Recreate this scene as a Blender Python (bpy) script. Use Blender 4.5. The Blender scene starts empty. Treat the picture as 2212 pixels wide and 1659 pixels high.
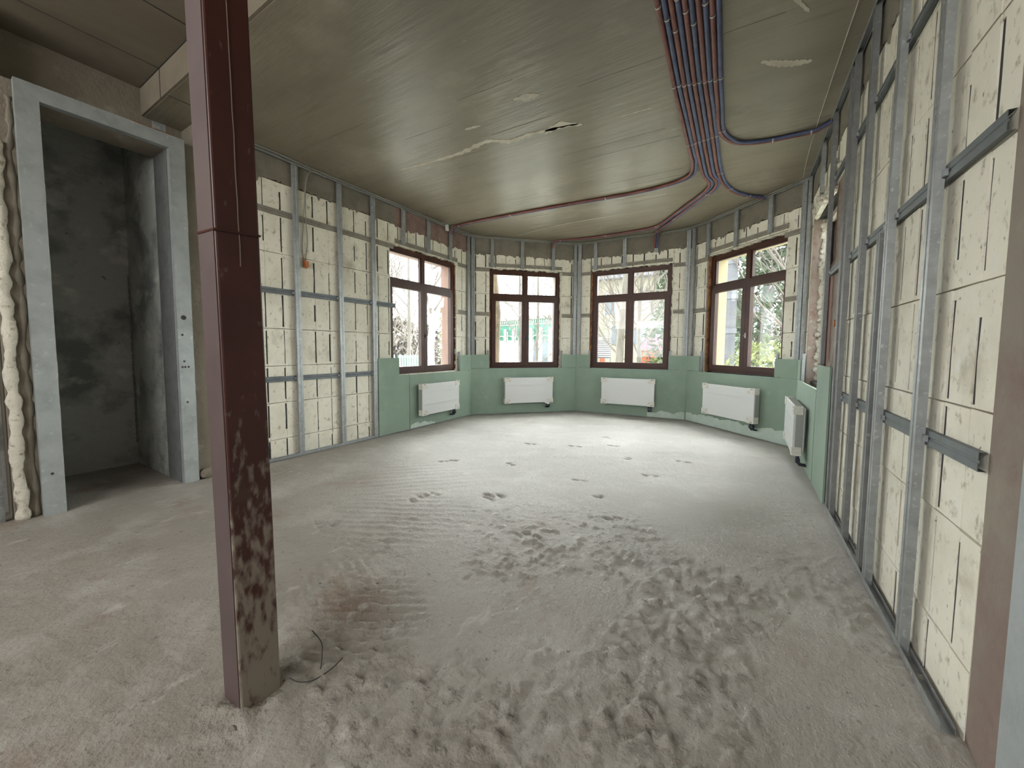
import bpy, bmesh, math, random
import numpy as np
from mathutils import Vector, Matrix

SC = bpy.context.scene
COL = SC.collection
random.seed(7)
R = random.random

# ------------------------------------------------------------------ camera
EYE = 1.192
PX, PY, FPX = -55.98, -20.0, 847.0
yaw, pitch, roll = math.radians(33.235), math.radians(3.728), math.radians(-0.141)
fw = Vector((-math.sin(yaw) * math.cos(pitch), math.cos(yaw) * math.cos(pitch), -math.sin(pitch)))
rt = Vector((math.cos(yaw), math.sin(yaw), 0))
up = rt.cross(fw)
rr = rt * math.cos(roll) - up * math.sin(roll)
uu = rt * math.sin(roll) + up * math.cos(roll)
cam = bpy.data.cameras.new('camera')
cam.sensor_fit = 'HORIZONTAL'
cam.sensor_width = 36.0
cam.lens = 36.0 * FPX / 2212
cam.shift_x = -PX / 2212
cam.shift_y = PY / 2212
cam.clip_start = 0.03
cam.clip_end = 400
camo = bpy.data.objects.new('camera', cam)
mw = Matrix((rr, uu, -fw)).transposed().to_4x4()
mw.translation = Vector((0, 0, EYE))
camo.matrix_world = mw
COL.objects.link(camo)
SC.camera = camo

# ------------------------------------------------------------------ world, light, exposure
SC.view_settings.view_transform = 'Standard'
SC.view_settings.look = 'None'
SC.view_settings.gamma = 1
SC.view_settings.use_curve_mapping = False
SC.view_settings.exposure = 2.02
SKY = 2.1
world = bpy.data.worlds.new('overcast_sky')
SC.world = world
world.use_nodes = True
wn = world.node_tree
for n in list(wn.nodes):
    wn.nodes.remove(n)
wo = wn.nodes.new('ShaderNodeOutputWorld')
wb = wn.nodes.new('ShaderNodeBackground')
wb.inputs[0].default_value = (0.93, 0.97, 1.0, 1)
wb.inputs[1].default_value = SKY
wn.links.new(wb.outputs[0], wo.inputs[0])
try:
    world.cycles.sampling_method = 'MANUAL'
    world.cycles.sample_map_resolution = 64
except Exception:
    pass
cy = SC.cycles
cy.use_denoising = True
try:
    cy.denoiser = 'OPENIMAGEDENOISE'
    cy.denoising_input_passes = 'RGB_ALBEDO_NORMAL'
except Exception:
    pass
cy.max_bounces = 10
cy.diffuse_bounces = 7
cy.transparent_max_bounces = 16
cy.sample_clamp_indirect = 6.0
cy.caustics_reflective = False
cy.caustics_refractive = False

def fill(name, loc, aim, w, h, power, col=(1, .985, .95)):
    l = bpy.data.lights.new(name, 'AREA'); l.shape = 'RECTANGLE'; l.size = w; l.size_y = h
    l.energy = power; l.color = col
    o = bpy.data.objects.new(name, l); o.location = loc
    o.rotation_euler = (Vector(aim) - Vector(loc)).to_track_quat('-Z', 'Y').to_euler()
    COL.objects.link(o)
# wide sun added in front of the bay to brighten the room inside
sl = bpy.data.lights.new('bay_sun_fill', 'SUN'); sl.energy = 15.0; sl.angle = math.radians(110); sl.color = (1, .985, .955)
so = bpy.data.objects.new('bay_sun_fill', sl)
az_, el_ = math.radians(-4), math.radians(20)
so.rotation_euler = Vector((-math.sin(az_) * math.cos(el_), -math.cos(az_) * math.cos(el_), -math.sin(el_))).to_track_quat('-Z', 'Y').to_euler()
so.location = (0, 12, 8)
COL.objects.link(so)
# added fill behind the camera, standing in for the rest of the storey
fill('rear_fill', (-1.9, -2.6, 3.1), (-1.7, 3.2, .6), 3.8, 2.2, 56)

# ------------------------------------------------------------------ plan of the room
# five wall planes (front of the plasterboard): 0 left, 1..3 bay, 4 right
T = [0.0, 42.7675, 87.4468, 135.8591, 180.0]
H = 3.192
HN = 3.42           # higher slab near the camera
YSTEP = 1.33
P1 = Vector((-4.0833, 5.7429)); P2 = Vector((-2.6871, 7.2524)); P3 = Vector((-0.7843, 7.3372)); P4 = Vector((0.5474, 5.9650))
DD = [Vector((math.sin(math.radians(t)), math.cos(math.radians(t)))) for t in T]
NN = [Vector((-math.cos(math.radians(t)), math.sin(math.radians(t)))) for t in T]
OO = [Vector((P1.x, 0)), P1, P2, P3, Vector((P4.x, 0))]
LEN = [5.743, (P2 - P1).length, (P3 - P2).length, (P4 - P3).length, 5.965]
SG = [1, 1, 1, 1, -1]          # on wall 4, s = y runs against DD
def W(k, s, off, z):
    p = OO[k] + DD[k] * (s * SG[k]) + NN[k] * off
    return Vector((p.x, p.y, z))
MT = [math.tan(math.radians((T[i + 1] - T[i]) / 2)) for i in range(4)]  # mitre slopes at the 4 corners
def ends(k):
    """(s0, s1, slope0, slope1) of wall k between its corners"""
    if k == 0: return (None, LEN[0], 0, MT[0])
    if k == 4: return (None, LEN[4], 0, MT[3])
    return (0.0, LEN[k], -MT[k - 1], MT[k])

# ------------------------------------------------------------------ helpers
def link(o, parent=None):
    COL.objects.link(o)
    if parent is not None:
        o.parent = parent
    return o
def worldloc(o):
    v = Vector((0, 0, 0))
    while o is not None:
        v += Vector(o.location); o = o.parent
    return v
def obj(name, bm, mat, parent=None, smooth=False, label=None, fix=True):
    if fix:
        bmesh.ops.recalc_face_normals(bm, faces=bm.faces)
    xs = [v.co for v in bm.verts]
    lo = Vector((min(v.x for v in xs), min(v.y for v in xs), min(v.z for v in xs)))
    hi = Vector((max(v.x for v in xs), max(v.y for v in xs), max(v.z for v in xs)))
    c = Vector(((lo.x + hi.x) / 2, (lo.y + hi.y) / 2, lo.z))
    bmesh.ops.translate(bm, verts=bm.verts, vec=-c)
    me = bpy.data.meshes.new(name)
    bm.to_mesh(me); bm.free()
    if isinstance(mat, (list, tuple)):
        for m in mat: me.materials.append(m)
    else:
        me.materials.append(mat)
    if smooth:
        me.polygons.foreach_set('use_smooth', [True] * len(me.polygons))
    o = bpy.data.objects.new(name, me)
    o.location = c - (worldloc(parent) if parent is not None else Vector((0, 0, 0)))
    if label: o['label'] = label
    return link(o, parent)
def thing(name, label, cat, loc=(0, 0, 0), group=None):
    o = bpy.data.objects.new(name, None)
    o.empty_display_size = 0.1
    o.location = loc
    o['label'] = label; o['category'] = cat
    if group: o['group'] = group
    return link(o)
def tag(o, label, cat, group=None, kind=None):
    o['label'] = label; o['category'] = cat
    if group: o['group'] = group
    if kind: o['kind'] = kind
    return o
def struct(o, label=None):
    o['kind'] = 'structure'
    if label: o['label'] = label
    return o
def NB(): return bmesh.new()
def hexa(bm, p, mi=0):
    """8 points: 0-3 bottom ring, 4-7 top ring"""
    v = [bm.verts.new(q) for q in p]
    for f in ((0, 3, 2, 1), (4, 5, 6, 7), (0, 1, 5, 4), (1, 2, 6, 5), (2, 3, 7, 6), (3, 0, 4, 7)):
        bm.faces.new([v[i] for i in f]).material_index = mi
def box(bm, x0, x1, y0, y1, z0, z1, mi=0):
    hexa(bm, [(x0, y0, z0), (x1, y0, z0), (x1, y1, z0), (x0, y1, z0), (x0, y0, z1), (x1, y0, z1), (x1, y1, z1), (x0, y1, z1)], mi)
def wbox(bm, k, s0, s1, o0, o1, z0, z1, m0=0, m1=0, mi=0):
    a, b = s0 + m0 * o0, s1 + m1 * o0
    c, d = s0 + m0 * o1, s1 + m1 * o1
    hexa(bm, [W(k, a, o0, z0), W(k, b, o0, z0), W(k, d, o1, z0), W(k, c, o1, z0),
              W(k, a, o0, z1), W(k, b, o0, z1), W(k, d, o1, z1), W(k, c, o1, z1)], mi)
def prism(bm, pts0, pts1, mi=0):
    a = [bm.verts.new(p) for p in pts0]; b = [bm.verts.new(p) for p in pts1]
    n = len(a)
    bm.faces.new(a).material_index = mi
    bm.faces.new(b[::-1]).material_index = mi
    for i in range(n):
        bm.faces.new((a[i], a[(i + 1) % n], b[(i + 1) % n], b[i])).material_index = mi
def wpoly(bm, k, sz, o0, o1):
    prism(bm, [W(k, s, o0, z) for s, z in sz], [W(k, s, o1, z) for s, z in sz])
def tube(bm, pts, r, n=8, cap=True, r2=None):
    pts = [Vector(p) for p in pts]
    rings = []
    prev = None
    m = len(pts)
    for i, p in enumerate(pts):
        t = (pts[min(i + 1, m - 1)] - pts[max(i - 1, 0)])
        if t.length < 1e-9: t = Vector((0, 0, 1))
        t.normalize()
        if prev is None:
            a = t.cross(Vector((0, 0, 1)))
            if a.length < .1: a = t.cross(Vector((1, 0, 0)))
        else:
            a = prev - t * prev.dot(t)
            if a.length < 1e-6: a = t.cross(Vector((1, 0, 0)))
        a.normalize(); prev = a
        b = t.cross(a)
        rad = r if r2 is None else r + (r2 - r) * i / (m - 1)
        rings.append([bm.verts.new(p + (a * math.cos(q) + b * math.sin(q)) * rad) for q in [2 * math.pi * j / n for j in range(n)]])
    for i in range(m - 1):
        for j in range(n):
            bm.faces.new((rings[i][j], rings[i][(j + 1) % n], rings[i + 1][(j + 1) % n], rings[i + 1][j]))
    if cap:
        bm.faces.new(rings[0][::-1]); bm.faces.new(rings[-1])
def smoothpath(pts, sub=6):
    pts = [Vector(p) for p in pts]
    out = []
    for i in range(len(pts) - 1):
        p0 = pts[max(i - 1, 0)]; p1 = pts[i]; p2 = pts[i + 1]; p3 = pts[min(i + 2, len(pts) - 1)]
        for j in range(sub):
            t = j / sub
            out.append(0.5 * ((2 * p1) + (p2 - p0) * t + (2 * p0 - 5 * p1 + 4 * p2 - p3) * t * t + (3 * p1 - p0 - 3 * p2 + p3) * t ** 3))
    out.append(pts[-1])
    return out
def blob(bm, c, r, sub=2, jit=.25, sq=(1, 1, 1), rnd=random):
    res = bmesh.ops.create_icosphere(bm, subdivisions=sub, radius=1.0)
    for v in res['verts']:
        f = 1 + (rnd.random() - .5) * 2 * jit
        v.co = Vector((c[0] + v.co.x * r * sq[0] * f, c[1] + v.co.y * r * sq[1] * f, c[2] + v.co.z * r * sq[2] * f))

# ------------------------------------------------------------------ materials
def mat(name, base, rough=.8, metal=0, var=None, var2=None, bump=None, bump2=None, coords='pos', spec=.5, ripple=None):
    """var / var2: (colour, scale, lo, hi, stretch) noise masks mixed over the base; bump: (scale, strength, distance, stretch)"""
    m = bpy.data.materials.new(name)
    m.use_nodes = True
    nt = m.node_tree; N = nt.nodes; Lk = nt.links
    b = N['Principled BSDF']
    b.inputs['Base Color'].default_value = (*base, 1)
    b.inputs['Roughness'].default_value = rough
    b.inputs['Metallic'].default_value = metal
    b.inputs['Specular IOR Level'].default_value = spec
    if coords == 'pos':
        src = N.new('ShaderNodeNewGeometry').outputs['Position']
    else:
        src = N.new('ShaderNodeTexCoord').outputs['Object']
    def noise(scale, stretch=None, detail=5, rot=0, rough=.6):
        mp = N.new('ShaderNodeMapping')
        mp.inputs['Scale'].default_value = stretch or (1, 1, 1)
        mp.inputs['Rotation'].default_value = (0, 0, rot)
        Lk.new(src, mp.inputs['Vector'])
        t = N.new('ShaderNodeTexNoise')
        t.inputs['Scale'].default_value = scale
        t.inputs['Detail'].default_value = detail
        t.inputs['Roughness'].default_value = rough
        Lk.new(mp.outputs[0], t.inputs['Vector'])
        return t.outputs['Fac']
    col = None
    for v in (var, var2):
        if not v: continue
        vs = v if isinstance(v, list) else [v]
        for q in vs:
            c2, sc, lo, hi = q[:4]
            f = noise(sc, q[4] if len(q) > 4 else None)
            r = N.new('ShaderNodeMapRange')
            r.inputs[1].default_value = lo; r.inputs[2].default_value = hi
            Lk.new(f, r.inputs[0])
            mx = N.new('ShaderNodeMix'); mx.data_type = 'RGBA'
            Lk.new(r.outputs[0], mx.inputs[0])
            if col is None: mx.inputs[6].default_value = (*base, 1)
            else: Lk.new(col, mx.inputs[6])
            mx.inputs[7].default_value = (*c2, 1)
            col = mx.outputs[2]
    if col is not None:
        Lk.new(col, b.inputs['Base Color'])
    nrm = None
    for q in (bump, bump2):
        if not q: continue
        f = noise(q[0], q[3] if len(q) > 3 else None, detail=6)
        bp = N.new('ShaderNodeBump')
        bp.inputs['Strength'].default_value = q[1]
        bp.inputs['Distance'].default_value = q[2]
        Lk.new(f, bp.inputs['Height'])
        if nrm is not None: Lk.new(nrm, bp.inputs['Normal'])
        nrm = bp.outputs[0]
    if nrm is not None:
        Lk.new(nrm, b.inputs['Normal'])
    return m

M = {}
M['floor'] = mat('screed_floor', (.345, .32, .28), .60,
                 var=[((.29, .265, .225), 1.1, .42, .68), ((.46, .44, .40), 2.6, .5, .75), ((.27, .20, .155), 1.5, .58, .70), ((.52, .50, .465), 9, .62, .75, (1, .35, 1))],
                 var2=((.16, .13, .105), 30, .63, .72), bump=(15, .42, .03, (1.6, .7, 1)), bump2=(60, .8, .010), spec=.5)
M['ceiling'] = mat('formed_concrete_ceiling', (.235, .203, .148), .34,
                   var=[((.185, .16, .115), 1.6, .45, .65, (.5, 1.6, 1)), ((.36, .32, .25), 1.1, .55, .78), ((.15, .125, .09), 5, .62, .76, (.22, 1.8, 1)), ((.52, .49, .42), 7, .68, .8, (.4, 1.4, 1))],
                   var2=((.13, .11, .08), 9, .68, .74, (.10, 2.6, 1)), bump=(7, .35, .02, (.2, 1.8, 1)), bump2=(40, .15, .005), spec=.6)
M['ceiling_near'] = mat('dark_concrete_ceiling', (.20, .17, .125), .7,
                   var=[((.18, .15, .115), 2.2, .45, .65, (1.8, .3, 1)), ((.25, .22, .17), 1.1, .55, .78)], bump=(14, .3, .01, (2, .3, 1)))
M['beam'] = mat('grey_concrete_beam', (.20, .178, .138), .85, var=[((.15, .135, .105), 6, .45, .65), ((.30, .275, .22), 3, .6, .75)], bump=(30, .4, .006))
M['beam_red'] = mat('reddish_primer_beam', (.235, .155, .13), .85, var=[((.17, .11, .09), 6, .45, .65), ((.30, .22, .19), 3, .6, .75)], bump=(30, .4, .006))
M['foam'] = mat('cream_foam_block', (.80, .765, .65), .85,
                var=[((.70, .66, .545), 4, .45, .7), ((.46, .42, .33), 20, .575, .70, (1, 1, .8)), ((.50, .46, .36), 2.3, .60, .74), ((.80, .78, .71), 9, .58, .75)],
                var2=((.20, .165, .12), 48, .65, .72, (1, 1, .6)), bump=(60, .4, .004), bump2=(8, .3, .01, (1, 1, .5)))
M['slot'] = mat('dark_slot_backing', (.035, .034, .032), .9)
M['masonry'] = mat('outer_masonry', (.50, .44, .38), .9, var=((.40, .33, .28), 5, .4, .7))
M['salmon'] = mat('salmon_render', (.30, .195, .16), .9, var=((.26, .17, .14), 5, .4, .7))
M['creamrender'] = mat('cream_render', (.40, .34, .22), .9)
M['plaster'] = mat('rough_brown_plaster', (.225, .195, .15), .9,
                   var=[((.20, .17, .13), 3, .45, .68), ((.33, .30, .24), 5, .58, .75)], var2=((.12, .09, .07), 14, .68, .76), bump=(12, .7, .02), bump2=(60, .4, .005))
M['pilaster'] = mat('brown_plaster_pier', (.265, .225, .185), .9,
                   var=[((.22, .15, .125), 2.1, .45, .65), ((.30, .28, .225), 3, .55, .75)], bump=(20, .4, .01), bump2=(80, .3, .004))
M['brick'] = mat('brown_rendered_brick', (.27, .215, .18), .9, var=[((.18, .10, .075), 9, .5, .7), ((.45, .42, .36), 7, .6, .72)], bump=(25, .8, .01))
M['niche'] = mat('dark_smeared_concrete', (.52, .54, .52), .6,
                 var=[((.24, .26, .255), 2.2, .46, .62), ((.74, .75, .71), 3.0, .56, .70, (1, 1, 1.3))], var2=((.03, .03, .03), 12, .68, .76), bump=(9, .7, .03, (1, 1, 2.2)), bump2=(50, .3, .004))
M['galv'] = mat('galvanised_steel', (.32, .335, .335), .45, .45, var=[((.24, .25, .25), 14, .4, .7), ((.46, .48, .48), 45, .58, .72)], spec=.5)
M['galvdull'] = mat('dull_galvanised_sheet', (.40, .43, .425), .5, .45, var=[((.31, .335, .33), 7, .42, .7), ((.50, .53, .52), 22, .6, .74)], bump=(9, .3, .01))
M['raildull'] = mat('dusty_steel_rail', (.27, .25, .21), .75, .1, var=[((.21, .19, .155), 9, .4, .7)])
M['railblue'] = mat('blue_grey_steel_rail', (.115, .13, .135), .5, .25, var=[((.085, .095, .10), 9, .4, .7)])
M['galvdark'] = mat('shaded_galvanised_steel', (.20, .205, .205), .5, .35, var=[((.15, .15, .15), 12, .4, .7), ((.30, .31, .31), 40, .6, .74)])  # darker copy of the stud steel, with the shade put into its colour
M['green'] = mat('green_plasterboard', (.25, .325, .255), .8, var=[((.215, .29, .23), 2, .45, .7), ((.28, .375, .305), 5, .6, .8)], bump=(80, .1, .002))
M['greensmear'] = mat('plaster_smear', (.52, .60, .53), .85, var=[((.43, .53, .45), 9, .4, .7)])
M['board_edge'] = mat('board_paper_edge', (.62, .62, .57), .85)
M['brown'] = mat('brown_window_frame', (.060, .021, .012), .42, var=[((.045, .016, .010), 6, .4, .7)], spec=.35)
M['brownlight'] = mat('orange_brown_foam', (.30, .13, .05), .8, var=[((.12, .05, .025), 14, .4, .65)], bump=(25, .9, .02))
M['pufoam'] = mat('pale_expanding_foam', (.66, .62, .52), .85, var=[((.28, .22, .16), 18, .55, .68)], bump=(22, 1, .03))
M['white'] = mat('wrapped_white_radiator', (.66, .665, .65), .3, bump=(24, .25, .01, (.5, .5, 2.5)), spec=.5)
M['card'] = mat('cardboard_corner', (.60, .57, .50), .55, var=[((.68, .66, .62), 30, .4, .6)])
M['greyplastic'] = mat('grey_side_grille', (.30, .30, .28), .5)
M['valve'] = mat('black_valve', (.015, .017, .03), .4)
M['steelred'] = mat('oxblood_primer', (.075, .023, .018), .40,
                    var=[((.055, .018, .015), 4, .4, .7), ((.12, .07, .06), 2, .60, .75)], bump=(30, .25, .003), spec=.5)
M['pipered'] = mat('dusty_red_conduit', (.22, .075, .06), .5, var=[((.14, .04, .035), 9, .4, .7)])
M['pipeblue'] = mat('dusty_blue_conduit', (.075, .095, .20), .5, var=[((.045, .055, .13), 9, .4, .7)])
M['clip'] = mat('pale_clip', (.50, .46, .42), .6)
M['cable'] = mat('grey_cable', (.27, .26, .22), .6)
M['cabledark'] = mat('dark_cable', (.03, .03, .03), .6)
M['orange'] = mat('orange_box', (.42, .13, .035), .6, var=((.20, .06, .03), 40, .5, .7))
M['filler'] = mat('pale_crack_filler', (.58, .54, .45), .8, var=[((.46, .42, .34), 9, .45, .7)], bump=(40, .5, .005))
M['ledge'] = mat('white_sill', (.62, .62, .62), .7)
M['panelgrey'] = mat('pale_grey_panel', (.36, .385, .39), .55, var=[((.29, .315, .32), 5, .45, .7)], bump=(14, .5, .01))
M['ground'] = mat('park_ground', (.36, .36, .30), .95, var=[((.44, .43, .38), .7, .45, .6)])
M['bark'] = mat('grey_bark', (.17, .155, .135), .9, var=[((.10, .09, .075), 7, .4, .65, (1, 1, .3))], bump=(20, .8, .03, (1, 1, .25)))
M['barktan'] = mat('tan_bark', (.19, .155, .115), .9, var=[((.15, .13, .09), 5, .45, .62, (1, 1, .5)), ((.25, .21, .165), 9, .55, .7)], bump=(18, .8, .03, (1, 1, .3)))
M['barkpale'] = mat('pale_birch_bark', (.42, .41, .40), .9, var=[((.14, .13, .12), 7, .56, .66)])
M['barkmoss'] = mat('mossy_bark', (.13, .135, .05), .9, var=[((.12, .11, .09), 4, .4, .6)])
M['twig'] = mat('bare_twigs', (.15, .13, .115), .9)
M['teal'] = mat('teal_paint', (.055, .19, .135), .7)
M['whitepaint'] = mat('white_paint', (.33, .33, .31), .7)
M['creamwall'] = mat('pale_cream_wall', (.27, .255, .20), .9)
M['greyroof'] = mat('grey_roof', (.15, .155, .185), .7)
M['siding'] = mat('grey_siding', (.16, .165, .19), .8)
M['redpaint'] = mat('red_orange_paint', (.36, .085, .04), .8)
M['pinkroof'] = mat('pink_red_roof', (.27, .12, .15), .8)
M['bluepost'] = mat('blue_paint', (.05, .10, .28), .8)
M['needle'] = mat('spruce_needles', (.075, .10, .07), .9, var=((.12, .15, .09), 2, .4, .7))
M['yellowgreen'] = mat('yellow_green_leaves', (.25, .27, .13), .9, var=((.17, .20, .11), 3, .4, .7))
M['greystone'] = mat('grey_stone_chimney', (.16, .165, .18), .9, var=((.11, .11, .13), 1.5, .4, .7))
M['paleblue'] = mat('pale_blue_paint', (.22, .29, .27), .8)
M['darkglass'] = mat('dark_far_glass', (.13, .15, .17), .4)

def floor_tint():  # paler dusty mid floor, with window light also put into its colour
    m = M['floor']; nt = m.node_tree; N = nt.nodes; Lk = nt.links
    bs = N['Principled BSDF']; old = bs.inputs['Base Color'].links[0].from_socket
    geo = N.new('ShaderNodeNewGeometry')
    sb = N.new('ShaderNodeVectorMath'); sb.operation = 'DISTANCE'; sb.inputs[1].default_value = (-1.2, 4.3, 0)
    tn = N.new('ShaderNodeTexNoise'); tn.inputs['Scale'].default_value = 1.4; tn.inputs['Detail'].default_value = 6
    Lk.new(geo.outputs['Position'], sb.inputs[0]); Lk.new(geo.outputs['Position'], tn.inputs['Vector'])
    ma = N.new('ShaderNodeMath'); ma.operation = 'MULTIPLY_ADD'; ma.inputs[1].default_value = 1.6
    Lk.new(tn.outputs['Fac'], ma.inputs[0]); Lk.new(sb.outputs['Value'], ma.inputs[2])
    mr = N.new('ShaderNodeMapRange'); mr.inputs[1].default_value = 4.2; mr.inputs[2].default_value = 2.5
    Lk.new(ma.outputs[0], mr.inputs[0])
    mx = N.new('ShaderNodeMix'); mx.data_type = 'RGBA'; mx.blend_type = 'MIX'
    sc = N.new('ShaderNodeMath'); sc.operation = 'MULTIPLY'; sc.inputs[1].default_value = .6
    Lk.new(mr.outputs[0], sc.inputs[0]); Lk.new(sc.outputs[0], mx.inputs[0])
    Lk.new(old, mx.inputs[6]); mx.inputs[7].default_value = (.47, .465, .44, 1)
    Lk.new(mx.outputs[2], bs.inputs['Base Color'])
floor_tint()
def glassmat():
    m = bpy.data.materials.new('window_glass')
    m.use_nodes = True
    nt = m.node_tree
    for n in list(nt.nodes): nt.nodes.remove(n)
    o = nt.nodes.new('ShaderNodeOutputMaterial')
    t = nt.nodes.new('ShaderNodeBsdfTransparent'); t.inputs[0].default_value = (.93, .955, .95, 1)
    g = nt.nodes.new('ShaderNodeBsdfGlossy'); g.inputs['Roughness'].default_value = .02
    f0 = nt.nodes.new('ShaderNodeLayerWeight'); f0.inputs['Blend'].default_value = .5
    f1 = nt.nodes.new('ShaderNodeMath'); f1.operation = 'POWER'; f1.inputs[1].default_value = 5
    nt.links.new(f0.outputs['Facing'], f1.inputs[0])
    f = nt.nodes.new('ShaderNodeMath'); f.operation = 'MULTIPLY_ADD'; f.inputs[1].default_value = .9; f.inputs[2].default_value = .025
    nt.links.new(f1.outputs[0], f.inputs[0])
    mx = nt.nodes.new('ShaderNodeMixShader')
    nt.links.new(f.outputs[0], mx.inputs[0]); nt.links.new(t.outputs[0], mx.inputs[1]); nt.links.new(g.outputs[0], mx.inputs[2])
    nt.links.new(mx.outputs[0], o.inputs[0])
    return m
M['glass'] = glassmat()

# ------------------------------------------------------------------ windows (numbers used by the walls too)
BLK = .06            # face of the foam blocks behind the plasterboard plane
WA, WB = .11, .34    # masonry from / to
WIN = [None] * 5     # (s0, s1, z0, z1, zr) outer edges of each frame
WIN[0] = (3.835, 5.385, .825, 2.650, 2.158)
WIN[1] = (.358, 1.745, .845, 2.640, 2.160)
WIN[2] = (.262, 1.638, .848, 2.650, 2.150)
WIN[3] = (.345, 1.725, .850, 2.640, 2.155)
WIN[4] = (4.52, 5.80, .850, 2.640, 2.155)
NICHE = (.66, 1.383, 0.0, 2.87)

def slab(name, k, s0, s1, o0, o1, z0, z1, holes, mt, m0=0, m1=0):
    """wall slab with rectangular holes, one clean mesh"""
    bm = NB()
    ss = sorted({s0, s1} | {min(max(h[i], s0), s1) for h in holes for i in (0, 1)})
    zs = sorted({z0, z1} | {min(max(h[i], z0), z1) for h in holes for i in (2, 3)})
    def solid(i, j):
        if i < 0 or j < 0 or i >= len(ss) - 1 or j >= len(zs) - 1: return False
        a, b = (ss[i] + ss[i + 1]) / 2, (zs[j] + zs[j + 1]) / 2
        return not any(h[0] < a < h[1] and h[2] < b < h[3] for h in holes)
    cache = {}
    def V(i, j, o):
        key = (i, j, o)
        if key not in cache:
            s = ss[i]
            off = o1 if o else o0
            if i == 0: s += m0 * off
            if i == len(ss) - 1: s += m1 * off
            cache[key] = bm.verts.new(W(k, s, off, zs[j]))
        return cache[key]
    for i in range(len(ss) - 1):
        for j in range(len(zs) - 1):
            if not solid(i, j): continue
            bm.faces.new((V(i, j, 0), V(i + 1, j, 0), V(i + 1, j + 1, 0), V(i, j + 1, 0)))
            bm.faces.new((V(i, j, 1), V(i, j + 1, 1), V(i + 1, j + 1, 1), V(i + 1, j, 1)))
            if not solid(i - 1, j): bm.faces.new((V(i, j, 0), V(i, j + 1, 0), V(i, j + 1, 1), V(i, j, 1)))
            if not solid(i + 1, j): bm.faces.new((V(i + 1, j, 0), V(i + 1, j, 1), V(i + 1, j + 1, 1), V(i + 1, j + 1, 0)))
            if not solid(i, j - 1): bm.faces.new((V(i, j, 0), V(i, j, 1), V(i + 1, j, 1), V(i + 1, j, 0)))
            if not solid(i, j + 1): bm.faces.new((V(i, j + 1, 0), V(i + 1, j + 1, 0), V(i + 1, j + 1, 1), V(i, j + 1, 1)))
    return bm

def wopen(k, g=.012):
    s0, s1, z0, z1, zr = WIN[k]
    return (s0 - g, s1 + g, z0 - g, z1 + g)

wall_names = ['wall_left', 'wall_bay_left', 'wall_bay_middle', 'wall_bay_right', 'wall_right']
walls = []
for k in range(5):
    e = ends(k)
    if k == 0:
        bm = slab('w', 0, 1.75, LEN[0], WA, WB, -.3, H, [wopen(0)], None, 0, e[3])
    elif k == 4:
        bm = slab('w', 4, 1.60, LEN[4], WA, WB, -.3, H, [wopen(4)], None, 0, e[3])
    else:
        bm = slab('w', k, e[0], e[1], WA, WB, -.3, H, [wopen(k)], None, e[2], e[3])
    w = struct(obj(wall_names[k], bm, M['slot']))
    walls.append(w)
    # light outer masonry reveal (render on the outer leaf, seen through the panes)
    s0, s1, z0, z1, zr = WIN[k]
    rm = {0: M['salmon'], 3: M['creamrender']}.get(k, M['masonry'])
    bm = NB()
    wbox(bm, k, s0 - .012, s0 + .045, (.19 if k < 4 else .34), WB + .02, z0, z1)
    wbox(bm, k, s1 - .045, s1 + .012, (.19 if k < 4 else .34), WB + .02, z0, z1)
    wbox(bm, k, s0 + .045, s1 - .045, .19, WB + .02, z1 - .045, z1 + .012)
    obj('outer_reveal', bm, rm, w)
    bm = NB()
    wbox(bm, k, s0 - .012, s1 + .012, .19, WB + .08, z0 - .012, z0 + .03)
    obj('outer_sill', bm, M['ledge'], w)
    # outer face of the house, plain render
    bm = slab('w', k, (1.6 if k in (0, 4) else e[0]), e[1], WB, WB + .03, -.9, H + .3, [wopen(k)], None, (0 if k in (0, 4) else e[2]), e[3])
    obj('outer_render', bm, M['masonry'], w)

# ------------------------------------------------------------------ foam block courses
COURSE = .395
Z0B = .22 - COURSE
def pieces(rect, hole):
    s0, s1, z0, z1 = rect
    if hole is None or s1 <= hole[0] or s0 >= hole[1] or z1 <= hole[2] or z0 >= hole[3]:
        return [rect]
    out = []
    if s0 < hole[0]: out.append((s0, hole[0], z0, z1)); s0 = hole[0]
    if s1 > hole[1]: out.append((hole[1], s1, z0, z1)); s1 = hole[1]
    if z0 < hole[2]: out.append((s0, s1, z0, hole[2]))
    if z1 > hole[3]: out.append((s0, s1, hole[3], z1))
    return [q for q in out if q[1] - q[0] > .02 and q[3] - q[2] > .015]
def block_mesh(k, r, cut, first, last, rnd):
    s0, s1, z0, z1 = r
    g = .0015
    jo = (rnd.random() - .5) * .006
    o0 = BLK + jo; o1 = WA - .004
    hgt = z1 - z0
    pts = [(s0 + g, z0 + .002)]
    n = 3
    pts += [(s1 - g, z0 + .002)]
    if cut:
        w = rnd.choice((.013, .016, .019, .008)) * (1.15 if k == 4 else 1)
        a = z0 + hgt * rnd.choice((.03, .05, .08, .25)); b = z0 + hgt * rnd.choice((.96, .94, .93, .90, .72))
        mid = (a + b) / 2
        pts += [(s1 - g, a), (s1 - g - w, a), (s1 - g - w * rnd.uniform(.6, 1.2), mid), (s1 - g - w, b), (s1 - g, b)]
    pts += [(s1 - g, z1 - .002 - rnd.random() * .004)]
    pts += [((s0 + s1) / 2, z1 - .002 - rnd.random() * .003), (s0 + g, z1 - .002 - rnd.random() * .004)]
    bm = NB()
    wpoly(bm, k, pts, o0, o1)
    if cut:
        wbox(bm, k, s1 - g - w * 1.25, s1 + .001, o0 + .0035, o1, a, b, mi=1)
    return bm
rb = random.Random(3)
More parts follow.
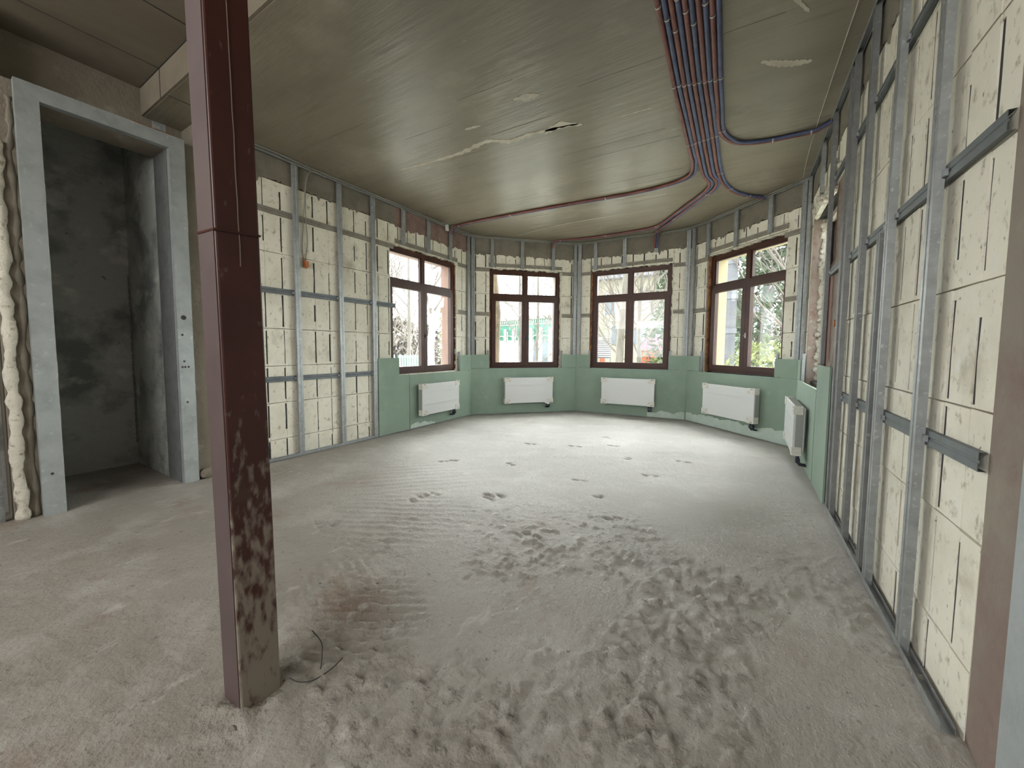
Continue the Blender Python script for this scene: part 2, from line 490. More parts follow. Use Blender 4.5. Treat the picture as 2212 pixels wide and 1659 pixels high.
def blocks(k, sa, sb, zt, phase, hole, skip=None, m0=0, m1=0):
    s = sa
    edges = [sa]
    x = phase
    while x < sa + .03: x += .1875
    while x < sb - .03:
        edges.append(x); x += .1875
    edges.append(sb)
    zz = [0.0]
    z = .22
    while z < zt - .05:
        zz.append(z); z += COURSE
    zz.append(zt)
    for j in range(len(zz) - 1):
        for i in range(len(edges) - 1):
            rect = (edges[i], edges[i + 1], zz[j], zz[j + 1])
            if skip and skip(rect): continue
            for r in pieces(rect, hole):
                whole = abs(r[1] - edges[i + 1]) < 1e-6 and r[1] - r[0] > .06 and r[3] - r[2] > .1
                cut = whole and i < len(edges) - 2 and rb.random() < .93
                obj('foam_block', block_mesh(k, r, cut, i == 0, i == len(edges) - 2, rb), (M['foam'], M['slot']), walls[k])
m_ = BLK * .41
blocks(0, 1.765, 5.743 + m_, 2.93, 2.36 - .1875 * 3, (3.885, 5.385, .83, 2.665))
blocks(1, -m_, LEN[1] + m_, 2.90, .10, (.350, 1.758, .80, 2.655))
blocks(2, -m_, LEN[2] + m_, 2.90, .06, (.235, 1.650, .80, 2.665))
blocks(3, -m_, LEN[3] + m_, 2.90, .09, (.300, 1.645, .80, 2.675))
blocks(4, 1.735, 5.965 + m_, 2.93, 1.735 + .14, (4.47, 5.82, .80, 2.66), skip=lambda r: r[0] > 3.85 and r[1] < 4.55 and r[3] < 2.75)
# brick pier strip between the studs of the right wall, beside its window
bm = NB(); wbox(bm, 4, 3.87, 4.46, .068, WA - .002, 0, 2.59)
obj('brick_pier', bm, M['brick'], walls[4])

def ragged_beam(k, sa, sb, zb, seed, mt, name='concrete_beam', ztop=H):
    r = random.Random(seed)
    bm = NB()
    n = int((sb - sa) / .022)
    top = []; bot = []
    z = zb
    for i in range(n + 1):
        s = sa + (sb - sa) * i / n
        z = zb + (z - zb) * .55 + (r.random() - .5) * .035
        d = -r.random() * .055 if r.random() < .08 else 0
        bot.append((s, z + d))
    o0, o1 = BLK - .008, WA - .002
    fa = [bm.verts.new(W(k, s, o0, z)) for s, z in bot]; ba = [bm.verts.new(W(k, s, o1, z)) for s, z in bot]
    ft = [bm.verts.new(W(k, s, o0, ztop)) for s, z in bot]; bt = [bm.verts.new(W(k, s, o1, ztop)) for s, z in bot]
    for i in range(n):
        bm.faces.new((fa[i], fa[i + 1], ft[i + 1], ft[i]))
        bm.faces.new((ba[i], bt[i], bt[i + 1], ba[i + 1]))
        bm.faces.new((fa[i], ba[i], ba[i + 1], fa[i + 1]))
        bm.faces.new((ft[i], ft[i + 1], bt[i + 1], bt[i]))
    bm.faces.new((fa[0], ft[0], bt[0], ba[0])); bm.faces.new((fa[n], ba[n], bt[n], ft[n]))
    return obj(name, bm, mt, walls[k])
ragged_beam(0, 1.765, 3.98, 2.93, 1, M['beam'])
ragged_beam(0, 3.98, 5.743 + m_, 2.90, 2, M['beam_red'])
ragged_beam(1, -m_, LEN[1] + m_, 2.885, 3, M['beam'])
ragged_beam(2, -m_, LEN[2] + m_, 2.885, 4, M['beam'])
ragged_beam(3, -m_, LEN[3] + m_, 2.90, 5, M['beam'])
ragged_beam(4, 1.735, 5.965 + m_, 2.93, 6, M['beam'])

# ragged expanding foam round each window opening
def foam_seal(k, side):
    r = random.Random(20 + k)
    s0, s1, z0, z1, zr = WIN[k]
    def strip(pa, pb, horizontal, nm, mt, o0, o1, inner, outer, amp):
        n = 36
        A = []; B = []
        for i in range(n + 1):
            t = i / n
            a = pa + (pb - pa) * t
            A.append((a, outer)); B.append((a, inner + (r.random() - .5) * amp))
        bm = NB()
        f = lambda q, o: W(k, q[0], o, q[1]) if horizontal else W(k, q[1], o, q[0])
        for i in range(n):
            hexa(bm, [f(A[i], o0), f(A[i + 1], o0), f(A[i + 1], o1), f(A[i], o1), f(B[i], o0), f(B[i + 1], o0), f(B[i + 1], o1), f(B[i], o1)])
        obj(nm, bm, mt, walls[k])
    if k == 0:
        strip(z0, z1, False, 'foam_seal', M['brownlight'], BLK + .02, .135, s1 - .004, s1 + .012, .02)
    else:
        strip(z0, z1, False, 'foam_seal', M['brownlight'], BLK + .01, .135, s0 + .006, s0 - .02, .02)
        strip(z0, z1, False, 'foam_seal', M['pufoam'] if k < 3 else M['brownlight'], BLK + .01, .135, s1 - .006, s1 + .018, .02)
    strip(s0, s1, True, 'foam_seal', M['pufoam'], BLK + .004, .12, z1 + .004, z1 + .03, .03)
for k in range(4): foam_seal(k, 0)
bm = NB(); wbox(bm, 4, 5.80, 5.835, BLK + .005, .215, .80, 2.66)
obj('brick_reveal', bm, M['brick'], walls[4])

# ------------------------------------------------------------------ near part of the left wall with the alcove
lw = walls[0]
bm = slab('p', 0, -7.2, 1.75, BLK, .34, -.3, HN, [NICHE, (.03, .425, 0, 2.4), (.45, 1.60, 2.974, HN)], None)
obj('rough_plaster', bm, M['plaster'], lw)
# alcove box behind the metal framed opening
bm = NB()
wbox(bm, 0, .35, 1.383, 1.147, 1.25, -.3, HN)
wbox(bm, 0, 1.383, 1.48, .34, 1.25, -.3, HN)
wbox(bm, 0, .35, .45, .34, 1.147, -.3, HN)
wbox(bm, 0, .45, 1.383, .345, 1.147, 3.20, HN)
obj('alcove_lining', bm, M['niche'], lw)
bm = NB(); wbox(bm, 0, .40, 1.75, .3405, .40, 2.90, HN); wbox(bm, 0, .662, 1.382, .062, .3395, 2.880, 2.972)
obj('lintel_recess', bm, M['plaster'], lw)
bm = NB()
for i in range(26):
    z = .22 + i * .066
    tube(bm, [W(0, 1.374, 1.139, z), W(0, 1.374 + .002 * (R() - .5), 1.139, z + .058)], .007, 6)
obj('corner_bead', bm, M['galv'], lw, label='shiny metal corner bead')
bm = NB()
wbox(bm, 0, -.3, .35, .9, 1.0, -.3, HN)
wbox(bm, 0, -.3, -.2, .34, .9, -.3, HN)
wbox(bm, 0, .30, .35, .34, .9, -.3, HN)
wbox(bm, 0, -.2, .3, .34, .9, 2.6, HN)
obj('dark_recess', bm, M['niche'], lw)
# bead of sprayed foam down the edge of the far left opening
def rope(s0, o0, z0, z1, rad_, amp, seed, n=90):
    r = random.Random(seed); bm = NB(); pts = []
    w = 0
    rings = []
    for i in range(n):
        z = z0 + (z1 - z0) * i / (n - 1)
        rr_ = rad_ * (1 + amp * math.sin(i * .9 + 2 * math.sin(i * .23)) + (r.random() - .5) * amp)
        cx_ = s0 + .006 * math.sin(i * .31) + (r.random() - .5) * .004
        rings.append([bm.verts.new(W(0, cx_ + rr_ * math.cos(a), o0 + rr_ * .8 * math.sin(a), z)) for a in [2 * math.pi * q / 10 for q in range(10)]])
    for i in range(n - 1):
        for q in range(10):
            bm.faces.new((rings[i][q], rings[i][(q + 1) % 10], rings[i + 1][(q + 1) % 10], rings[i + 1][q]))
    bm.faces.new(rings[0][::-1]); bm.faces.new(rings[-1])
    return bm
obj('sprayed_foam_bead', rope(.455, BLK - .006, .0, 2.55, .032, .20, 5), M['pufoam'], lw, smooth=True, label='lumpy cream bead of sprayed foam')
obj('mortar_edge', rope(.525, BLK + .004, .0, 2.86, .016, .35, 9), M['beam'], lw, smooth=True)
t = thing('door_frame', 'galvanised sheet metal frame around the dark alcove opening in the left wall', 'frame', W(0, 1.02, 0, 0))
for (a, b) in ((.548, .66), (1.383, 1.494)):
    bm = NB()
    wbox(bm, 0, a, b, 0, .056, 0, 2.87)
    for zz in (.66, .98, 1.7, 2.2):
        wbox(bm, 0, a - .001, b + .001, -.002, .03, zz, zz + .12)
    obj('jamb', bm, M['galvdull'], t)
bm = NB(); wbox(bm, 0, .548, 1.494, 0, .056, 2.87, 2.975); obj('header', bm, M['galvdull'], t)
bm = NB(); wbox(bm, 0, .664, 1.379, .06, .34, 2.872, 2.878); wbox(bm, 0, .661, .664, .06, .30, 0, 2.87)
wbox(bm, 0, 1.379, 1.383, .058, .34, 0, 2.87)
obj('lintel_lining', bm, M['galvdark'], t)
bm = NB()
for (s, z) in ((1.43, 1.46), (1.415, 1.31), (1.42, 1.08), (1.405, 1.03), (1.425, 1.03), (1.45, 1.03), (.60, .30), (1.43, .72)):
    tube(bm, [W(0, s, -.003, z), W(0, s, .004, z)], .009 if z != 1.46 else .02, 8)
obj('bolt_hole', bm, M['cabledark'], t)
bm = NB(); wbox(bm, 0, 1.15, 1.42, BLK - .02, BLK, 2.975, 3.0)
obj('rusty_angle', bm, M['brownlight'], t)
bm = NB()
blob(bm, W(0, 1.56, .02, .045), .06, 2, .2, (.7, 1, .8)); obj_l = obj('mortar_lump', bm, M['plaster'])
tag(obj_l, 'pale lump of mortar on the floor between alcove frame and red column', 'rubble')
t = thing('metal_stud', 'galvanised stud standing in the dark opening at the far left edge', 'stud', W(0, .36, .1, 0))
bm = NB(); wbox(bm, 0, .345, .385, .10, .102, 0, 2.4); wbox(bm, 0, .345, .347, .102, .13, 0, 2.4); wbox(bm, 0, .383, .385, .102, .13, 0, 2.4)
obj('web', bm, M['galv'], t)

# ------------------------------------------------------------------ near part of the right wall, rear of the room
bm = slab('p', 4, -7.2, 1.735, BLK, WB, -.3, HN, [], None)
obj('brown_pier', bm, M['pilaster'], walls[4])
bm = NB(); wbox(bm, 4, .75, 1.475, .022, BLK - .002, 0, 2.6)
tag(obj('wall_panel', bm, M['panelgrey']), 'pale blue grey panel at the right edge beside the brown plaster pier', 'panel')
def rear():
    bm = NB()
    y0, y1 = -7.4, -7.0
    xa, xb = -4.6, 1.1
    for (x0, x1, z0, z1) in ((xa, -3.5, -.3, HN), (-1.9, -1.3, -.3, HN), (.1, xb, -.3, HN), (-3.5, -1.9, -.3, .8), (-3.5, -1.9, 2.7, HN), (-1.3, .1, -.3, .8), (-1.3, .1, 2.7, HN)):
        box(bm, x0, x1, y0, y1, z0, z1)
    return struct(obj('wall_rear', bm, M['plaster']))
rear()

# ------------------------------------------------------------------ floor: rough screed, real relief
def vnoise(shape_x, shape_y, x, y, cell, seed):
    rs = np.random.RandomState(seed)
    nx = int((x.max() - x.min()) / cell) + 4; ny = int((y.max() - y.min()) / cell) + 4
    g = rs.rand(nx, ny) * 2 - 1
    fx = (x - x.min()) / cell; fy = (y - y.min()) / cell
    ix = fx.astype(int); iy = fy.astype(int)
    tx = fx - ix; ty = fy - iy
    tx = tx * tx * (3 - 2 * tx); ty = ty * ty * (3 - 2 * ty)
    return (g[ix, iy] * (1 - tx) * (1 - ty) + g[ix + 1, iy] * tx * (1 - ty) + g[ix, iy + 1] * (1 - tx) * ty + g[ix + 1, iy + 1] * tx * ty)
def room_outline(off):
    """polygon of the room at an offset, ccw"""
    pts = [Vector((P1.x - off, -7.2)), ]
    for c in range(4):
        k = c
        p = W(k, ends(k)[1] + MT[c] * off, off, 0)
        pts.append(Vector((p.x, p.y)))
    pts.append(Vector((P4.x + off, -7.2)))
    return pts
def floor_mesh():
    st = .0145
    xs = np.arange(-4.21, .68, st); ys = np.arange(0.0, 7.46, st)
    X, Y = np.meshgrid(xs, ys, indexing='ij')
    V = lambda c, s, a=1, b=1: vnoise(0, 0, X * a, Y * b, c, s)
    # rotated coordinates that follow the trowel strokes
    ca, sa_ = math.cos(.58), math.sin(.58)
    U1 = X * ca + Y * sa_; U2 = -X * sa_ + Y * ca
    Z = .006 * vnoise(0, 0, X, Y, .9, 1) + .003 * vnoise(0, 0, U1 * .5, U2, .12, 2)
    near = np.clip((2.75 - (U2 - .35)) / 1.3, 0, 1)
    patch = np.clip(vnoise(0, 0, X, Y, .45, 3) * 1.4 + .45, 0, 1)
    rough = near * patch * np.clip(((X * .836 + Y * .548) + 1.05) / .55, .22, 1)
    n1 = vnoise(0, 0, U1 * .6, U2, .036, 4); n2 = vnoise(0, 0, X, Y, .0215, 5); n3 = vnoise(0, 0, U1, U2, .075, 6)
    lump = np.maximum(n1 * .45 + n2 * .55 - .14, 0)
    Z += rough * (.048 * lump - .010 * np.maximum(-n2 * .6 - n1 * .4 - .30, 0) + .004 * n3 - .006 * np.maximum(-n3 - .35, 0)) + .0016 * n2 * (.35 + near)
    # trowel ridges beside the column
    def ridge(cx, cy, rad, ang, per, amp):
        d = np.sqrt((X - cx) ** 2 + (Y - cy) ** 2)
        m = np.clip(1 - d / rad, 0, 1) ** .5
        ph = (-X * math.sin(ang) + Y * math.cos(ang)) / per
        return m * amp * np.clip(np.sin(2 * math.pi * (ph + .18 * vnoise(0, 0, X, Y, .1, 11))), -.2, 1)
    Z += ridge(-1.40, 1.10, .34, .60, .056, .015) + ridge(-1.72, 1.22, .26, -.42, .06, .012) + ridge(-2.0, 1.95, .55, .5, .08, .007) + ridge(-2.5, 2.6, .6, .8, .10, .006)
    # small dents
    r = random.Random(4)
    for (x, y) in ((-2.12, 2.24), (-2.17, 2.33), (-2.10, 2.40), (-2.39, 1.56), (-2.33, 1.63), (-2.66, 3.2), (-2.60, 3.28), (-1.66, 2.6), (-1.58, 2.68), (-1.72, 2.66), (-2.0, 3.5), (-1.2, 3.4), (-.7, 3.9), (-.8, 2.7), (-.7, 2.75), (-1.0, 4.4), (-1.3, 4.9), (-1.7, 4.6), (-1.5, 5.3), (-.5, 4.6), (-.9, 3.1), (-2.2, 4.4), (-1.1, 2.2)):
        for q in range(3):
            dx, dy = x + (r.random() - .5) * .12, y + (r.random() - .5) * .07
            d2 = ((X - dx) * 1.0) ** 2 + ((Y - dy) * 1.6) ** 2
            Z -= .026 * np.exp(-d2 / (.024 ** 2))
    # rise round the column foot
    d = np.sqrt((X + 1.375) ** 2 + (Y - .635) ** 2)
    Z += np.exp(-((d - .09) / .05) ** 2) * .012 * np.clip(n1 + .5, 0, 1.4)
    edge = np.minimum(np.minimum(X - xs[0], xs[-1] - X), 1) 
    Z = np.clip(Z, -.034, .036)
    nx, ny = X.shape
    idx = np.arange(nx * ny).reshape(nx, ny)
    # keep the cells that lie inside the walls
    poly = room_outline(.10)
    cxm = (X[:-1, :-1] + X[1:, 1:]) / 2; cym = (Y[:-1, :-1] + Y[1:, 1:]) / 2
    ins = np.ones(cxm.shape, bool)
    n = len(poly)
    for i in range(n):
        a, b = poly[i], poly[(i + 1) % n]
        ins &= ((b.x - a.x) * (cym - a.y) - (b.y - a.y) * (cxm - a.x)) <= 0
    f = np.stack([idx[:-1, :-1][ins], idx[1:, :-1][ins], idx[1:, 1:][ins], idx[:-1, 1:][ins]], 1)
    used = np.unique(f)
    remap = -np.ones(nx * ny, int); remap[used] = np.arange(len(used))
    co = np.stack([X.ravel(), Y.ravel(), Z.ravel()], 1)[used]
    f = remap[f]
    me = bpy.data.meshes.new('floor')
    me.vertices.add(len(co)); me.vertices.foreach_set('co', co.ravel())
    me.loops.add(f.size); me.loops.foreach_set('vertex_index', f.ravel().astype(np.int32))
    me.polygons.add(len(f)); me.polygons.foreach_set('loop_start', np.arange(0, f.size, 4, dtype=np.int32)); me.polygons.foreach_set('loop_total', np.full(len(f), 4, np.int32))
    me.update(calc_edges=True)
    me.polygons.foreach_set('use_smooth', [True] * len(me.polygons))
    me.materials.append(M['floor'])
    return me
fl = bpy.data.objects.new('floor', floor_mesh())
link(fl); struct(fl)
bm = NB()
pts = room_outline(.45)
prism(bm, [(p.x, p.y, -.04) for p in pts], [(p.x, p.y, -.30) for p in pts])
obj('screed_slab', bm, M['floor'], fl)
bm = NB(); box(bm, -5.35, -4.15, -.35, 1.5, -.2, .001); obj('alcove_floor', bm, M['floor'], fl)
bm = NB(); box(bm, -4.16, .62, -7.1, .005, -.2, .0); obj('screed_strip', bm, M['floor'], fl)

# ------------------------------------------------------------------ ceiling
pts = room_outline(.45)
far = [Vector((pts[0].x, YSTEP))] + pts[1:5] + [Vector((pts[5].x, YSTEP))]
bm = NB()
prism(bm, [(p.x, p.y, H) for p in far], [(p.x, p.y, H + .35) for p in far])
ceil = struct(obj('ceiling', bm, M['ceiling']))
bm = NB(); box(bm, -5.4, 1.05, -7.45, YSTEP - .002, HN, HN + .12)
obj('raised_slab', bm, M['ceiling_near'], ceil, label='darker higher slab near the camera')
bm = NB(); box(bm, -4.422, .61, YSTEP - .02, YSTEP - .002, H + .004, HN)
obj('step_face', bm, M['ceiling_near'], ceil)
bm = NB()
tube(bm, [(-3.98, y, HN - .001) for y in (-1.5, 0, .8, 1.31)], .0028, 5); tube(bm, [(-3.98, 1.3085, HN), (-3.98, 1.3085, H)], .0028, 5); tube(bm, [(-3.885, YSTEP, H - .001), (-3.885, 1.9, H - .001)], .003, 5)
tube(bm, [(-3.3, y, HN - .002) for y in (-1.5, 0, 1.31)], .004, 5); tube(bm, [(x, 1.306, HN - .002) for x in (-4.4, -2, .5)], .003, 5)
obj('formwork_joint', bm, M['cabledark'], ceil)
def filler(path, wid, seed, mt=None):
    r = random.Random(seed)
    pth = smoothpath([(x, y, 0) for x, y in path], 14)
    bm = NB()
    n = len(pth); A = []; B = []
    for i, p in enumerate(pth):
        t = i / (n - 1)
        w = wid * (.25 + .75 * math.sin(math.pi * t) ** .7) * r.uniform(.5, 1.2)
        d = (pth[min(i + 1, n - 1)] - pth[max(i - 1, 0)]).normalized()
        nn = Vector((-d.y, d.x, 0))
        A.append(p + nn * w + Vector((0, 0, H + .001))); B.append(p - nn * w + Vector((0, 0, H + .001)))
    for i in range(n - 1):
        dz = Vector((0, 0, -.004))
        hexa(bm, [A[i] + dz, A[i + 1] + dz, B[i + 1] + dz, B[i] + dz, A[i], A[i + 1], B[i + 1], B[i]])
    return obj('filler_strip', bm, mt or M['filler'], ceil)
filler([(-3.29, 3.26), (-2.53, 3.32), (-2.15, 3.28), (-1.95, 3.40), (-1.69, 3.40), (-1.30, 3.47)], .036, 1)
filler([(-1.62, 3.46), (-1.45, 3.40), (-1.28, 3.50)], .045, 2)
filler([(-.98, 3.56), (-.70, 3.58)], .008, 3)
filler([(-1.62, 2.86), (-1.42, 2.92)], .04, 4)
filler([(-2.2, 3.0), (-2.05, 3.02)], .015, 5)
filler([(.03, 3.44), (.18, 3.56), (.32, 3.62)], .035, 6)
filler([(-3.4, 6.2), (-2.5, 6.05), (-1.2, 6.1)], .007, 7)
filler([(-1.3, 5.55), (-.9, 5.6)], .007, 8)
filler([(-3.0, 5.45), (-2.5, 5.5)], .007, 9)
filler([(.15, 2.9), (.25, 3.1)], .012, 10)
r = random.Random(31)
bm = NB()
for i in range(24):
    y = 2.4 + i * .19 + r.random() * .05
    x = -4.0 + r.random() * 3.0
    L_ = .35 + r.random() * 1.1
    if y > 5.6: x = max(x, -3.6 + (y - 5.6)); 
    if y > 7.0: continue
    p = [(x + L_ * q / 5, y + (r.random() - .5) * .008 + .006 * q, H - .0002) for q in range(6)]
    tube(bm, p, .0011, 4)
obj('board_mark', bm, M['cabledark'], ceil)['kind'] = 'stuff'

# ------------------------------------------------------------------ windows
def window(k):
    s0, s1, z0, z1, zr = WIN[k]
    n = k + 1
    t = bpy.data.objects.new('window_%d' % n, None)
    t.location = W(k, (s0 + s1) / 2, .10, z0); link(t); struct(t)
    mid = (s0 + s1) / 2 if k else 4.608
    F = .062; dd = .13 if k == 4 else 0; o0, o1 = .105 + dd, .180 + dd
    bm = NB()
    wbox(bm, k, s0, s0 + F, o0, o1, z0, z1); wbox(bm, k, s1 - F, s1, o0, o1, z0, z1)
    wbox(bm, k, s0 + F, s1 - F, o0, o1, z1 - F, z1); wbox(bm, k, s0 + F, s1 - F, o0, o1, z0, z0 + .052)
    obj('window_frame', bm, M['brown'], t)
    bm = NB(); wbox(bm, k, s0 + F, s1 - F, o0, o1, zr - .045, zr + .03); obj('transom', bm, M['brown'], t)
    bm = NB(); wbox(bm, k, mid - .032, mid + .032, o0, o1, zr + .03, z1 - F)
    obj('mullion', bm, M['brown'], t)
    for (a, b) in ((s0 + F, mid - .032), (mid + .032, s1 - F)):
        bm = NB(); c = .022
        za, zb = zr + .03, z1 - F
        for q in ((a, a + c, za, zb), (b - c, b, za, zb), (a + c, b - c, za, za + c), (a + c, b - c, zb - c, zb)):
            wbox(bm, k, q[0], q[1], .12 + dd, .16 + dd, q[2], q[3])
        o = obj('upper_bead', bm, M['brown'], t)
        bm = NB(); wbox(bm, k, a + c, b - c, .138 + dd, .142 + dd, za + c, zb - c); obj('pane', bm, M['glass'], o)
    for sd, (a, b) in enumerate(((s0 + F - .018, mid - .002), (mid + .002, s1 - F + .018))):
        za, zb = z0 + .052 - .012, zr - .045 + .018
        c = .075 if True else 0
        ca = c if sd == 0 else .068; cb = .068 if sd == 0 else c
        bm = NB()
        for q in ((a, a + ca, za, zb), (b - cb, b, za, zb), (a + ca, b - cb, za, za + .068), (a + ca, b - cb, zb - .06, zb)):
            wbox(bm, k, q[0], q[1], .088 + dd, .15 + dd, q[2], q[3])
        o = obj('sash', bm, M['brown'], t)
        bm = NB(); wbox(bm, k, a + ca, b - cb, .118 + dd, .122 + dd, za + .068, zb - .06); obj('pane', bm, M['glass'], o)
    if k in (0, 3, 1):
        bm = NB()
        wbox(bm, k, mid + .012, mid + .032, .078, .088, 1.36, 1.43); wbox(bm, k, mid + .016, mid + .028, .062, .078, 1.385, 1.40)
        obj('handle_stub', bm, M['clip'] if k == 3 else M['cabledark'], t)
    return t
for k in range(5): window(k)

# ------------------------------------------------------------------ green plasterboard
def board(k, poly, label, z=0):
    bm = NB()
    wpoly(bm, k, poly, 0.0, .0125)
    o = obj('plasterboard', bm, M['green'])
    return tag(o, label, 'plasterboard')
def rect(a, b, c, d): return [(a, c), (b, c), (b, d), (a, d)]
g = .003
board(0, [(3.605, .012), (4.178, .012), (4.178, .822), (3.98, .822), (3.98, 1.066), (3.605, 1.066)], 'tall green plasterboard piece left of the leftmost radiator, reaching above the sill')
board(0, rect(4.186, 5.743 - .001, .012, .815), 'wide green plasterboard under the leftmost window behind its radiator')
board(0, rect(5.415, 5.743 - .001, .818, 1.09), 'small green plasterboard patch between the leftmost window and the first bay corner')
board(1, rect(.001, .335, .848, 1.092), 'small green plasterboard patch at lower left corner of the second window from left')
board(1, rect(.001, LEN[1] - .001, .012, .845), 'full width green plasterboard behind the second radiator from left')
board(1, rect(1.758, LEN[1] - .001, .848, 1.092), 'small green plasterboard patch at lower right corner of the second window from left')
board(2, rect(.001, .262, .848, 1.092), 'small green plasterboard patch at lower left corner of the third window from left')
board(2, rect(.001, LEN[2] - .001, .012, .845), 'full width green plasterboard behind the third radiator from left')
board(2, rect(1.62, LEN[2] - .001, .848, 1.088), 'small green plasterboard patch at lower right corner of the third window from left')
board(3, rect(.001, .285, .848, 1.086), 'narrow green plasterboard patch at lower left corner of the rightmost window')
board(3, rect(.001, LEN[3] - .001, .012, .842), 'full width green plasterboard behind the fourth radiator, under the rightmost window')
board(3, rect(1.61, LEN[3] - .001, .845, 1.078), 'scuffed green plasterboard patch at lower right corner of the rightmost window')
board(4, rect(4.475, 5.965 - .001, .012, .842), 'green plasterboard on the right wall behind the fifth radiator')
board(4, rect(5.70, 5.965 - .001, .845, 1.078), 'narrow green plasterboard sliver on the right wall at the last bay corner')
board(4, rect(3.875, 4.452, .012, 1.062), 'tall green plasterboard strip on the right wall nearest the camera')
# plaster smears at the foot of the boards
def smear(k, sa, sb, h, seed):
    r = random.Random(seed); bm = NB()
    n = int((sb - sa) / .03); z = h; P = []
    for i in range(n + 1):
        z = max(.02, h + (z - h) * .7 + (r.random() - .5) * .035)
        P.append((sa + (sb - sa) * i / n, z))
    for i in range(n):
        a, b = P[i], P[i + 1]
        hexa(bm, [W(k, a[0], -.0015, .013), W(k, b[0], -.0015, .013), W(k, b[0], 0, .013), W(k, a[0], 0, .013),
                  W(k, a[0], -.0015, a[1]), W(k, b[0], -.0015, b[1]), W(k, b[0], 0, b[1]), W(k, a[0], 0, a[1])])
    return bm
bd = [o for o in COL.objects if o.name.startswith('plasterboard')]
obj('plaster_smear', smear(3, .01, 1.9, .15, 3), M['greensmear'], bd[10])
obj('plaster_smear', smear(2, 1.3, 1.89, .12, 4), M['greensmear'], bd[7])
obj('plaster_smear', smear(0, 4.2, 4.75, .06, 5), M['greensmear'], bd[1])

# ------------------------------------------------------------------ steel framing
def cprof(bm, k, c, z0, z1, w=.06, d=.027, o=.0125, t=.0016, side=0):
    """C profile standing upright, web towards the room"""
    a, b = c - w / 2, c + w / 2
    o1 = o + d
    pts = [(a, o1), (a, o), (a + w * .38, o), (a + w * .44, o + .003), (b - w * .44, o + .003), (b - w * .38, o), (b, o), (b, o1), (b - .007, o1), (b - .007, o1 - t), (b - t, o1 - t), (b - t, o + t),
           (b - w * .38, o + t), (b - w * .44, o + .003 + t), (a + w * .44, o + .003 + t), (a + w * .38, o + t), (a + t, o + t), (a + t, o1 - t), (a + .007, o1 - t), (a + .007, o1)]
    prism(bm, [W(k, s, q, z0) for s, q in pts], [W(k, s, q, z1) for s, q in pts])
def rail(bm, k, s0, s1, zc, h=.058, o=.0405, d=.018, t=.0016):
    z0, z1 = zc - h / 2, zc + h / 2
    prof = [(o + d, z0), (o, z0), (o, zc - .006), (o + .003, zc - .003), (o + .003, zc + .003), (o, zc + .006), (o, z1), (o + d, z1), (o + d, z1 - t), (o + t, z1 - t), (o + t, zc + .006), (o + .003 + t, zc + .002), (o + .003 + t, zc - .002), (o + t, zc - .006), (o + t, z0 + t), (o + d, z0 + t)]
    prism(bm, [W(k, s0, q, z) for q, z in prof], [W(k, s1, q, z) for q, z in prof])
def crab(k, s, z, t):
    bm = NB(); wbox(bm, k, s - .055, s + .05, .0395, .0404, z - .014, z + .010); wbox(bm, k, s - .055, s - .031, .030, .0395, z - .014, z + .010)
    obj('connector', bm, M['galv'], t)
def track(bm, k, sa, sb, z, up_, m0=0, m1=0):
    d = 1 if up_ else -1
    zz = sorted((z, z + d * .0016)); zf = sorted((z, z + d * .03))
    wbox(bm, k, sa, sb, .0115, .0415, zz[0], zz[1], m0, m1)
    wbox(bm, k, sa, sb, .0100, .0115, zf[0], zf[1], m0, m1)
    wbox(bm, k, sa, sb, .0410, .0425, zf[0], zf[1], m0, m1)
frames = [('galvanised stud framing over the foam blocks of the left wall', [(2.50, 0, H), (3.056, 0, H), (3.565, 0, H), (5.700, 0, H), (4.117, 2.67, H), (4.653, 2.66, H), (5.195, 2.66, H)],
           [(1.78, 3.96, 1.80, 0), (1.78, 3.60, .868, 0), (1.78, 3.94, 2.615, 1), (3.98, 5.40, 2.70, 1), (5.42, 5.70, 1.84, 1), (5.42, 5.70, 2.64, 1)], (1.76, LEN[0]), [(3.955, .80, 1.13), (5.425, .80, 1.15)]),
          ('galvanised stud framing around the second window from left', [(.036, 0, H), (LEN[1] - .036, 0, H), (.392, 2.66, H), (.96, 2.66, H), (1.568, 2.66, H)],
           [(.06, .34, 1.835, 1), (1.77, LEN[1] - .06, 1.835, 1), (.06, .345, 2.625, 1), (1.76, LEN[1] - .06, 2.62, 1), (.33, 1.76, 2.71, 1)], None, [(.318, .80, 1.17), (1.772, .80, 1.17)]),
          ('galvanised stud framing around the third window from left', [(.036, 0, H), (LEN[2] - .036, 0, H), (.332, 2.66, H), (.848, 2.66, H), (1.37, 2.86, H)],
           [(.06, .245, 1.84, 1), (1.66, LEN[2] - .06, 1.84, 1), (.06, .25, 2.615, 1), (1.65, LEN[2] - .06, 2.62, 1), (.24, 1.63, 2.715, 1)], None, [(.250, .80, 1.17), (1.64, .80, 1.17)]),
          ('galvanised stud framing around the rightmost window', [(.036, 0, H), (LEN[3] - .036, 0, H), (.352, 2.66, H), (.883, 2.66, H), (1.43, 2.70, H)],
           [(.06, .30, 1.83, 1), (1.66, LEN[3] - .06, 1.82, 1), (.06, .33, 2.62, 1), (1.62, LEN[3] - .06, 2.615, 1), (.33, 1.66, 2.725, 1)], None, [(.300, .80, 1.17), (1.625, .80, 1.15)]),
          ('galvanised stud framing over the foam blocks of the right wall', [(2.165, 0, H), (2.70, 0, H), (2.84, 0, 1.79), (3.24, 0, H), (3.68, 0, H), (3.82, 0, H), (4.46, 1.07, H), (5.03, 2.70, H), (LEN[4] - .036, 0, H)],  # short dark stud added to stand in for a dark slot in the wall
           [(1.74, 3.85, 1.83, 0), (1.74, 3.85, .865, 0), (1.74, 4.6, 2.63, 0), (4.0, 4.46, 1.85, 0)], (1.74, LEN[4]), [(5.69, .80, 1.15)])]
